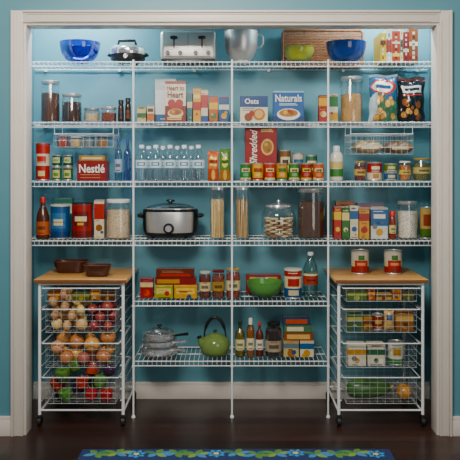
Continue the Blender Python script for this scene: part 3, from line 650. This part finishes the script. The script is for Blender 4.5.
can('wide cream and blue tin with a red band right of the green bowl',284,302,269,z,.36,[(0,.35,'244e84'),(.35,.8,'dccfa8'),(.8,1,'a8241c')],'dcd8c8','shortening_tin','tin',patch=[(.7,.42,.72,'a8241c'),(.6,.08,.28,'c8bc94')],plastic=True)
bottle('tall pale clear drink bottle with a red label beside the right pole',303,318,252,z,.37,PS,'cfe6e2',True,'d8e0e2',.93,[(.3,.48,'a8341f'),(.49,.54,'d8d0b0')],name='soda_bottle')
# ------------------------------------------------------------------ SHELF F
z=F_
def pan(label,px0,px1,zb,Yc,hh,lid,ang,hl,name='frying_pan'):
    x=PX((px0+px1)/2,Yc); r=(px1-px0)/2*k(Yc); t=thing(name,label,'pan',(x,Yc,zb),'stacked steel pans')
    b=MB(); b.lathe([(0,0),(r*.88,0),(r*.95,.006),(r,.018),(r,hh-.004),(r+.004,hh),(r-.001,hh-.002),(r-.003,.016),(r*.9,.008),(0,.006)],CHROME,n=44); b.build('pan_body',t)
    c,s=math.cos(ang),math.sin(ang)
    b=MB(); b.tube([(c*(r-.002),s*(r-.002),hh-.012),(c*(r+.02),s*(r+.02),hh-.006),(c*(r+hl),s*(r+hl),hh+.006)],[.006,.0065,.009],BLACK if lid else CHROME,8); b.build('long_handle',t)
    if lid:
        b=MB(); b.lathe([(r+.001,hh+.001),(r*.9,hh+.012),(r*.6,hh+.024),(r*.3,hh+.03),(0,hh+.031)],glass('dfe6e8',.95,'clear_lid_glass',.8),n=40); l=b.build('glass_lid',t)
        b=MB(); b.lathe([(r+.004,hh),(r+.004,hh+.004),(r-.004,hh+.006)],CHROME,n=40); b.build('lid_rim',l)
        b=MB(); b.lathe([(.008,hh+.03),(.007,hh+.036),(.016,hh+.041),(.014,hh+.048),(0,hh+.049)],BLACK,n=16); b.build('knob',l)
pan('wide low stainless steel pan, bottom pan of the stack on the lowest shelf',141,178,z,.42,.048,False,-.75,.10)
pan('middle low steel pan of the stack on the lowest shelf',142.5,176.5,z+.0485,.42,.036,False,-.5,.085)
pan('glass-lidded steel saucepan with black handle, top of the pan stack',144,175,z+.085,.42,.034,True,-.3,.085,'saucepan')
def kettle():
    Yc=.40; x=PX(215,Yc); t=thing('tea_kettle','squat olive green enamel tea kettle with an arched black handle','kettle',(x,Yc,z)); g=M('6a8440',.12,0,.05); r=.086
    b=MB(); b.lathe([(0,0),(r*.66,0),(r*.84,.008),(r*.96,.026),(r*1.0,.050),(r*.96,.074),(r*.84,.094),(r*.64,.108),(r*.42,.114)],g,n=40); b.build('kettle_body',t)
    b=MB(); b.lathe([(r*.44,.113),(r*.40,.118),(r*.2,.123),(0,.125)],g,n=28); l=b.build('lid',t)
    b=MB(); b.lathe([(.005,.124),(.004,.128),(.012,.133),(.010,.140),(0,.142)],BLACK,n=16); b.build('knob',l)
    b=MB(); b.tube([(-r*.8,-.02,.06),(-r*.95,-.025,.084),(-r*1.02,-.03,.103)],[.022,.016,.012],g,14); s=b.build('spout',t)
    b=MB(); b.tube([(-r*1.01,-.03,.101),(-r*1.05,-.03,.111)],[.0135,.0135],BLACK,14); b.build('spout_cap',s)
    pts=[(.062*math.cos(a),0,.09+.122*math.sin(a)) for a in [PI*i/16 for i in range(17)]]
    b=MB(); b.tube(pts,[.0045]*3+[.0095]*11+[.0045]*3,M('16181a',.3),10); b.build('handle',t)
kettle()
bottle('green-gold olive oil bottle just right of the lower middle pole',235,245,321,z,.36,PW,'c8c070',True,'1a1a1a',.9,[(.2,.5,'e0d8a8')],liquid='a8a03c',name='oil_bottle')
bottle('slim golden oil bottle, second bottle on the lowest shelf',246.5,254.5,318,z,.34,PQ,'d8b860',True,'d8d4c8',.84,[(.2,.5,'e8dcb8')],liquid='c89c3c',name='oil_bottle')
bottle('slim red-brown sauce bottle with a white label, third bottle on the lowest shelf',255.5,263.5,322,z,.37,PW,'5a2418',False,'b82018',.9,[(.2,.5,'e8e2d2')],name='vinegar_bottle')
jar('squat dark jar of molasses with a black lid on the lowest shelf',265,282,322,z,.36,'2a1a14','1a1a1a',.97,name='molasses_jar',cat='jar',lidh=.02,metal=0,wrap=[(.2,.55,'a89a84')],neck=.7)
pack('rice_box','tan and white box under the flat boxes, left one on the lowest shelf','box',z,283.5,299,341,.34,.08,'c0ae7c',[(0,.55,1,.85,'5f7278'),('o',.5,.25,.25,'a86a3a')])
pack('rice_box','blue-striped white box under the flat boxes beside the right pole','box',z,300,314,341,.34,.08,'d4ccb4',[(0,.5,1,.85,'2f5c8a'),('o',.5,.25,.25,'c09030')])
h=PZ(341,.34)
pack('flat_box','brown flat box lying on the two small boxes, lower of three','box',h+.0008,284,313,333,.345,.09,'8a4a2a',[(.1,.2,.9,.8,'d8b070')],rz=.0)
h=PZ(333,.345)
pack('flat_box','green flat box in the middle of the flat box pile on the lowest shelf','box',h+.0008,284,312,325.5,.35,.09,'4a6a4a',[(.1,.2,.7,.8,'d8d0a8')])
h=PZ(325.5,.35)
pack('flat_box','dark blue flat box topmost on the lowest shelf pile','box',h+.0008,283,310,318,.355,.09,'2a3f5a',[(.1,.2,.9,.8,'b84a30')])
# ------------------------------------------------------------------ CARTS
def wood_mat():
    m=bpy.data.materials.new('butcher_block'); m.use_nodes=True; nt=m.node_tree; b=nt.nodes['Principled BSDF']; b.inputs['Roughness'].default_value=.3
    tc=nt.nodes.new('ShaderNodeTexCoord'); br=nt.nodes.new('ShaderNodeTexBrick'); br.inputs['Scale'].default_value=1; br.inputs['Brick Width'].default_value=.3; br.inputs['Row Height'].default_value=.035; br.inputs['Mortar Size'].default_value=.0006
    br.inputs['Color1'].default_value=lin('d09a52'); br.inputs['Color2'].default_value=lin('b8803c'); br.inputs['Mortar'].default_value=lin('7a4c22')
    nt.links.new(tc.outputs['Object'],br.inputs['Vector'])
    mp=nt.nodes.new('ShaderNodeMapping'); mp.inputs['Scale'].default_value=(4,70,1); nz=nt.nodes.new('ShaderNodeTexNoise'); nz.inputs['Scale'].default_value=3
    nt.links.new(tc.outputs['Object'],mp.inputs[0]); nt.links.new(mp.outputs[0],nz.inputs['Vector']); mr=nt.nodes.new('ShaderNodeMapRange'); mr.inputs[3].default_value=.7; mr.inputs[4].default_value=1.3; nt.links.new(nz.outputs['Fac'],mr.inputs[0])
    hs=nt.nodes.new('ShaderNodeHueSaturation'); nt.links.new(mr.outputs[0],hs.inputs['Value']); nt.links.new(br.outputs['Color'],hs.inputs['Color']); nt.links.new(hs.outputs[0],b.inputs['Base Color']); return m
WM=wood_mat()
LV=[(PZ(a,.12),PZ(c,.12)) for a,c in ((288,301),(309,332),(343,367),(377,403))]
CT=PZ(279.5,.1)
def cart(x0,x1,label):
    cx=(x0+x1)/2; w=(x1-x0)/2; y0,y1=.1,.575; t=thing('basket_cart',label,'cart',(cx,y0,0)); d=y1-y0
    b=MB(); b.box(-w,w,0,d,CT-.02,CT,WM,.004,3); b.build('wood_top',t)
    fx=w-.024
    for s in (-1,1):
        b=MB()
        for y in (.03,d-.03): b.tube([(s*fx,y,.05),(s*fx,y,CT-.022)],.0085,WIRE,10)
        for zz in (.075,CT-.03): b.tube([(s*fx,.03,zz),(s*fx,d-.03,zz)],.006,WIRE,8)
        n=11
        for i in range(1,n):
            zz=.075+(CT-.105)*i/n
            b.tube([(s*fx,.03,zz),(s*(fx-.014),.026,zz),(s*(fx-.014),d-.03,zz),(s*fx,d-.03,zz)],.0025,CWIRE,5)
        b.build('side_frame',t)
    for y,zz in ((d-.03,CT-.05),(d-.03,.085),(.03,.085),(.03,CT-.03)):
        b=MB(); b.tube([(-fx,y,zz),(fx,y,zz)],.005,WIRE,8); b.build('cross_bar',t)
    for s in (-1,1):
        for y in (.03,d-.03):
            b=MB(); b.tube([(s*fx,y,.04),(s*fx,y,.062)],.009,M('2a2a2a',.4),10); b.box(s*fx-.014,s*fx-.010,y-.012,y+.016,.018,.046,BLACK); b.box(s*fx+.010,s*fx+.014,y-.012,y+.016,.018,.046,BLACK); b.box(s*fx-.014,s*fx+.014,y-.012,y+.014,.042,.048,BLACK); c=b.build('caster',t)
            b=MB(); b.tube([(s*fx-.009,y+.004,.025),(s*fx+.009,y+.004,.025)],.025,M('1a1a1a',.5),22); b.build('wheel',c)
    bw=fx-.038
    for zt,zb in LV:
        b=MB(); wirebox(b,-bw,bw,.012,d-.04,zb,zt,.0008,.038,.026,CWIRE); k_=b.build('wire_basket',t)
        b=MB(); b.tube([(-bw-.018,.008,zt),(bw+.018,.008,zt),(bw+.018,d-.038,zt),(-bw-.018,d-.038,zt)],.0032,WIRE,8,True); b.tube([(-bw,.011,zb),(bw,.011,zb),(bw,d-.04,zb),(-bw,d-.04,zb)],.0018,CWIRE,6,True); b.build('rim',k_)
    return cx,bw
Lc,LB=cart(-1.046,-.552,'white wire basket cart with wood top at left, filled with onions and potatoes')
Rc,RB=cart(.552,1.048,'white wire basket cart with wood top at right, carrying two cans on top')
def dish(label,px0,px1,pt,Yc):
    x=PX((px0+px1)/2,Yc); w=(px1-px0)/2*k(Yc); h=PZ(pt,Yc)-CT; m=M('3a1e16',.3,0,.2); t=thing('serving_dish',label,'dish',(x,Yc,CT+.0005),'dark dishes on the left cart')
    b=MB(); n=28
    def ring(a,zz,q=.6): 
        o=[]
        for i in range(n):
            c=2*PI*i/n; cc,ss=math.cos(c),math.sin(c); o.append((a*w*math.copysign(abs(cc)**q,cc),a*w*.62*math.copysign(abs(ss)**q,ss),zz))
        return o
    rows=[ring(.68,.0),ring(.78,.004),ring(.92,h*.6),ring(1,h),ring(.95,h-.001),ring(.86,h*.6),ring(.7,.009),ring(.05,.008)]
    vs=sum(rows,[]); fs=[]
    for r_ in range(len(rows)-1):
        for i in range(n): a=r_*n+i; a2=r_*n+(i+1)%n; fs.append((a,a2,a2+n,a+n))
    fs.append(tuple(range(n))[::-1]); fs.append(tuple(range(7*n,8*n))); b.add(vs,fs,m,True); b.build('dish_body',t)
    b=MB(); P=ring(1.0,h+.0005); b.tube(P,.003,M('5a3020',.3),6,True); b.build('rolled_rim',t)
dish('larger dark brown wooden dish at the left on the left cart top',54,88,261,.37)
dish('smaller dark brown wooden dish in front at the right on the left cart top',84,111,265,.22)
for a,c,l in ((351,369,'left can of tomatoes standing on the right cart top'),(384,402,'right can of tomatoes standing on the right cart top')):
    can(l,a,c,250,CT,.33,[(0,.3,'8a1c18'),(.3,.5,'c8bc90'),(.5,1,'bcb6a4')],grp='cans on the right cart top',patch=[(.8,.3,.6,'a8241c'),(.35,.62,.85,'3f6a34'),(.5,.36,.5,'d08868')])
# produce
def drop(rs,x0,x1,y0,y1,zf,yp=.35,sp=1.0):
    pl=[]
    for r in rs:
        best=None
        for _ in range(110):
            x=random.uniform(x0+r,x1-r); y=random.uniform(y0+r,y1-r); zz=zf+r
            for a,b_,c,q in pl:
                d2=(x-a)**2+(y-b_)**2; R=(r+q)*sp
                if d2<R*R: zz=max(zz,c+math.sqrt(R*R-d2))
            s=zz+yp*y
            if best is None or s<best[0]: best=(s,x,y,zz)
        pl.append((best[1],best[2],best[3],r))
    return pl
def potato(col):
    b=MB(); P=[(math.sin(PI*i/10)*.88,1-math.cos(PI*i/10)) for i in range(11)]; P[0]=(0,0);P[-1]=(0,2); b.lathe(P,M(col,.55,0,.2,3,.3,rnd=.32),n=18,sx=1.14,sy=.86); return b.build('potato')
def onion(col,root_col='b89468'):
    t=bpy.data.objects.new('onion',None); C.objects.link(t)
    b=MB(); P=[(0,.08),(.35,.1),(.75,.35),(.95,.8),(.93,1.15),(.7,1.55),(.35,1.78),(.12,1.9),(0,1.9)]; b.lathe(P,M(col,.3,0,.2,4,rnd=.3),n=22); b.build('bulb',t)
    b=MB(); b.tube([(0,0,1.88),(.03,0,2.02),(.1,0,2.15)],[.13,.1,.05],M(root_col,.8),6); b.build('dry_neck',t); return t
def pepper(col):
    t=bpy.data.objects.new('bell_pepper',None); C.objects.link(t)
    b=MB(); P=[(0,.1),(.4,.02),(.7,.15),(.85,.6),(.97,1.2),(.9,1.6),(.5,1.75),(.15,1.62),(0,1.6)]; b.lathe(P,M(col,.18,0,.08,5,rnd=.2),n=28,lobes=4,la=.07); b.build('flesh',t)
    b=MB(); b.tube([(0,0,1.6),(.02,0,1.8),(.12,0,1.95)],[.16,.1,.12],M('4a7a2c',.5),8); b.build('stem',t); return t
def lettuce():
    b=MB(); random.seed(3); m1=M('5f8a34',.5,0,.3,5,rnd=.1); m2=M('3f6a28',.5,0,.3,5,rnd=.1)
    for li in range(15):
        a0=li*2.4; tilt=.25+.9*(li/15); L=.75+.28*(li/15); vs=[];fs=[];n=8
        for j in range(n+1):
            for i in range(n+1):
                u=i/n*2-1;v=j/n; th=a0+u*.75*(.35+.65*math.sin(PI*min(v*.8+.1,1))); 
                ph=v*(1.0+tilt*.55); rr=L*(math.sin(ph)*.95); zz=.12+L*(1-math.cos(ph))*1.05
                rr+= .09*v*math.sin(u*9+li)+.05*v*math.sin(v*9+li)
                zz+=.07*v*math.cos(u*11+li*2)
                vs.append((rr*math.cos(th),rr*math.sin(th),zz))
        for j in range(n):
            for i in range(n): a=j*(n+1)+i; fs.append((a,a+1,a+n+2,a+n+1))
        b.add(vs,fs,m1 if li<8 else m2,True)
    b.lathe([(0,.05),(.25,.05),(.5,.4),(.6,.8),(.4,1.2),(0,1.35)],m1,n=18)
    return b.build('leafy_greens')
protos=[]
def scatter(proto,label,cat,grp,pl,tilt=.35):
    for x,y,zz,r in pl:
        rx,ry=random.uniform(-tilt,tilt),random.uniform(-tilt,tilt)
        loc=(x,y,zz-r*math.cos(rx)*math.cos(ry)); s=(r,r,r)
        if proto.name not in protos:
            protos.append(proto.name); o=proto; o.location=loc; o.rotation_euler=(rx,ry,random.uniform(0,6)); o.scale=s; tag(o,label,cat,grp)
        else:
            o=dup(proto,loc,label,grp,(rx,ry,random.uniform(0,6)),s)
def zone(cx,bw,u0,u1,lv,y0=.116,y1=.33): return (cx-bw+.004+u0*(2*bw-.008),cx-bw+.004+u1*(2*bw-.008),y0,y1,LV[lv][1]+.002)
def fill(proto,label,cat,grp,z_,n,r0,r1,tilt=.35,sp=1.0):
    rs=[random.uniform(r0,r1) for _ in range(n)]; scatter(proto,label,cat,grp,drop(rs,*z_,sp=sp),tilt)
def mixfill(specs,z_,sp=1.0,seed=1):
    random.seed(seed); lst=[]
    for i,(pr,lab,cat,grp,n,r0,r1) in enumerate(specs): lst+=[(i,random.uniform(r0,r1)) for _ in range(n)]
    random.shuffle(lst); pl=drop([r for _,r in lst],*z_,sp=sp)
    for i,(pr,lab,cat,grp,*_) in enumerate(specs):
        scatter(pr,lab,cat,grp,[p for p,(j,_) in zip(pl,lst) if j==i])
def kx(c,bw,u,Y): return 231+(c-bw+u*2*bw)/k(Y)
def bpack(c,bw,lv,u0,u1,hp,c1,c2,label,grp,Yf=.13,name='packet',cat='packet',dep=.06,v0=.5,v1=.75):
    z0=LV[lv][1]+.0025; pt=CY+(CH-(z0+hp))/k(Yf)
    pack(name,label,cat,z0,kx(c,bw,u0,Yf),kx(c,bw,u1,Yf),pt,Yf,dep,c1,[(0,v0,1,v1,c2),('o',.5,.25,.14,c2)],grp=grp)
random.seed(11)
for u0,u1,hp,c1,c2,nm in ((.02,.26,.046,'7a4226','b88a50','brown'),(.27,.36,.056,'b8a070','8a3a24','cream'),(.37,.62,.038,'4a5a2a','98883c','olive green'),(.63,.76,.054,'a8682a','d8a850','amber'),(.77,.98,.042,'4a2a1c','8a6a3a','dark brown')):
    bpack(Lc,LB,0,u0,u1,hp,c1,c2,f'small {nm} packet in the shallow top basket of the left cart','packets in the left cart top basket')
mixfill([(potato('cfa76c'),'tan potato in the left part of the left cart second basket','potato','tan potatoes',20,.026,.034)],zone(Lc,LB,0,.58,1,y1=.27),seed=2)
mixfill([(onion('8e2f3c'),'small red onion in the right part of the left cart second basket','onion','small red onions',13,.026,.032)],zone(Lc,LB,.58,1,1,y1=.27),seed=3)
mixfill([(onion('cf9048'),'large golden onion in the third basket of the left cart','onion','golden onions',10,.038,.046),
         (onion('c07a58'),'rosy large onion in the third basket of the left cart','onion','rosy onions',3,.036,.042)],zone(Lc,LB,0,1,2,y1=.30),seed=5)
egg=bpy.data.objects.new('eggplant',None); C.objects.link(egg)
b=MB(); b.lathe([(0,0),(.45,.06),(.8,.35),(.95,.8),(.85,1.25),(.6,1.65),(.35,1.9),(0,1.95)],M('3a1a3e',.12,0,.1,5),n=24); b.build('flesh',egg)
b=MB(); b.lathe([(.55,1.7),(.36,1.93),(.1,2.02),(.09,2.2),(0,2.2)],M('4a6a2c',.5),n=12,lobes=5,la=.15); b.build('stem_cap',egg)
mixfill([(pepper('a8201a'),'red bell pepper in the bottom basket of the left cart','pepper','red bell peppers',5,.036,.042),
         (pepper('4a7a2c'),'green bell pepper in the bottom basket of the left cart','pepper','green bell peppers',4,.036,.042),
         (egg,'dark purple eggplant in the bottom basket of the left cart','eggplant','eggplants',2,.036,.040)],zone(Lc,LB,0,1,3,y1=.25),sp=1.06,seed=8)
p=lettuce(); fill(p,'leafy green bunch at the back in the bottom basket of the left cart','greens','leafy greens',(Lc-.02,Lc+LB-.004,.28,.44,LV[3][1]+.002),1,.066,.068,.2)
def bigsquash(label,x,y,L,r,col,rz):
    z0=LV[3][1]+.002; t=thing('large_squash',label,'squash',(x,y,z0),None,rz)
    b=MB(); n=24; vs=[]
    P=[(-.5,.0),(-.49,.35),(-.44,.68),(-.32,.93),(-.15,1.0),(.05,.92),(.25,.78),(.4,.66),(.47,.45),(.49,.2),(.5,0)]
    fs=[]; m=M(col,.3,0,.35,14)
    for i,(a,q) in enumerate(P):
        for j in range(n):
            w=2*PI*j/n; rr=r*max(q,.02)*(1+.035*math.cos(8*w)); vs.append((a*L,rr*math.cos(w),r*1.0+rr*math.sin(w)))
    for i in range(len(P)-1):
        for j in range(n): fs.append((i*n+j,i*n+(j+1)%n,(i+1)*n+(j+1)%n,(i+1)*n+j))
    b.add(vs,fs,m,True); b.build('flesh',t)
    b=MB(); b.tube([(.495*L,0,r),(.53*L,0,r*1.05),(.56*L,.006,r*1.2)],[.009,.007,.008],M('8a8a4a',.7),8); b.build('stem',t)
bigsquash('large dark green squash lying across the bottom basket of the right cart',Rc-.055,.19,.24,.055,'3a6028',.05)
bigsquash('smaller yellow-orange squash at the right in the bottom basket of the right cart',Rc+.138,.20,.13,.040,'c0842c',1.5)
for u0,u1,hp,c1,c2,nm in ((.02,.30,.048,'4a6a30','98a050','green'),(.31,.42,.056,'a8482a','d8a850','rust-red'),(.43,.66,.036,'a89058','6a3a20','cream'),(.67,.8,.054,'c88424','8a3020','orange'),(.81,.98,.044,'3f4e30','8a7a3a','dark olive')):
    bpack(Rc,RB,0,u0,u1,hp,c1,c2,f'small {nm} packet in the shallow top basket of the right cart','packets in the right cart top basket')
for u0,u1,hp,c1,c2,nm in ((.02,.24,.1,'3f5c30','a8a060','dark green'),(.25,.38,.075,'a07840','6a3a20','tan'),(.72,.97,.105,'8a5c30','c8a868','brown')):
    bpack(Rc,RB,1,u0,u1,hp,c1,c2,f'tall {nm} packet standing in the second basket of the right cart','packets in the right cart second basket')
can('brick-red can in the second basket of the right cart',0,0,0,LV[1][1]+.0025,.17,[(0,1,'8a3020')],patch=[(.6,.4,.7,'c8a860')],abs_=(Rc-RB+.475*2*RB,.03,.085))
# clear bag of short pasta tubes
def fp(u,v):
    if v>.93: return '3a5a8a'
    if .2<u<.8 and .5<v<.75: return '2f5488'
    return 'd8b468' if (int(u*14)+int(v*16))%2 else 'b88a40'
zb=LV[1][1]+.0025
bag('blue and golden bag of pasta in the second basket of the right cart',kx(Rc,RB,.56,.14),kx(Rc,RB,.71,.14),CY+(CH-(zb+.11))/k(.14),zb,.14,.05,fp,name='pasta_bag',wr=.002)
for u0,u1,c2,nm in ((.03,.29,'b8862c','white carton with a gold panel'),(.31,.56,'2f5c3c','white carton with a green panel')):
    bpack(Rc,RB,2,u0,u1,.118,'d8d2bc',c2,f'{nm} in the third basket of the right cart','white cartons in the right cart',name='white_carton',cat='box',dep=.07)
can('tall white can with a green band in the third basket of the right cart',0,0,0,LV[2][1]+.0025,.175,[(0,.25,'3f7a4a'),(.25,1,'d6d2c2')],name='drink_can',patch=[(.6,.4,.8,'a8883c')],abs_=(Rc-RB+.74*2*RB,.042,.122))
# ------------------------------------------------------------------ rug
def rug():
    x0,x1=PX(83,-.2),PX(389,-.2); y1=-.21; y0=-1.15; random.seed(21)
    b=MB(); b.box(x0,x1,y0,y1,.0005,.010,M('15295a',.95,0,.3,200,.6),.004,2)
    def poly(pts,c,lv): b.add([(x,y,.0101+lv*.0004) for x,y in pts],[tuple(range(len(pts)))],M(c,.95,0,.25,200,.5))
    def dd(x,y,r,c,lv,n=18): poly([(x+r*math.cos(2*PI*i/n),y+r*math.sin(2*PI*i/n)) for i in range(n)],c,lv)
    def leaf(x,y,L,w,a,c,lv):
        P=[]
        for i in range(7): t=i/6; P.append((t*L,w*math.sin(PI*t)**.8))
        for i in range(5,0,-1): t=i/6; P.append((t*L,-w*math.sin(PI*t)**.8))
        poly([(x+p*math.cos(a)-q*math.sin(a),y+p*math.sin(a)+q*math.cos(a)) for p,q in P],c,lv)
    gs=['4f7c30','6f9438','2f6c44','3a78a8']
    for j in range(6):
        yb=y1-.06-j*.155
        if yb<y0+.06: break
        m=15
        for i in range(m):
            x=x0+.08+(x1-x0-.16)*i/(m-1); y=yb+.008*math.sin(i*2.1+j)
            if (i+j)%4==2:
                c=['a89a34','8e2c34','2f80b4','c0642c'][(i+j*2)%4]
                for a in range(7): leaf(x,y,.048,.014,a*2*PI/7+.3,c,2.5)
                dd(x,y,.014,'c8b870',3.5,12)
            else:
                s_=1 if i%2 else -1
                for q,(da,L) in enumerate(((.25,.085),(1.15,.06),(-.65,.065),(2.7,.07),(-2.3,.055))): leaf(x,y,L,.017,s_*da,gs[(i+q+j)%4 if q!=1 else 0],1+q*.2)
    o=b.build('area_rug'); tag(o,'navy rug with bold green leaves and multicoloured flowers on the wood floor','rug')
rug()
# ------------------------------------------------------------------ lights, camera
def area(name,loc,target,size,sy,energy,col):
    l=bpy.data.lights.new(name,'AREA'); l.shape='RECTANGLE'; l.size=size; l.size_y=sy; l.energy=energy; l.color=col
    o=bpy.data.objects.new(name,l); C.objects.link(o); o.location=loc; o.rotation_euler=(Vector(target)-Vector(loc)).to_track_quat('-Z','Y').to_euler()
    return l
area('key_light',(-.4,-2.1,2.75),(0,.5,1.1),.8,.6,84,(1,.93,.83))
area('fill_light',(1.4,-3.2,1.6),(0,.4,.8),1.3,1.3,20,(1,.94,.86))
area('closet_light',(-.9,.3,2.42),(-.95,.46,1.5),.5,.06,15,(.9,.97,1))
area('closet_light',(.9,.3,2.42),(.95,.46,1.5),.5,.06,15,(.9,.97,1))
w=bpy.data.worlds.new('World'); bpy.context.scene.world=w; w.use_nodes=True
w.node_tree.nodes['Background'].inputs[0].default_value=(.92,.95,1,1); w.node_tree.nodes['Background'].inputs[1].default_value=.15
cam=bpy.data.cameras.new('camera'); cam.lens=36*F/460; cam.sensor_width=36
co=bpy.data.objects.new('camera',cam); C.objects.link(co); co.location=(0,-D,CH); co.rotation_euler=(PI/2,0,0)
cam.shift_x=-(CX-230)/460; cam.shift_y=-(230-CY)/460
bpy.context.scene.camera=co
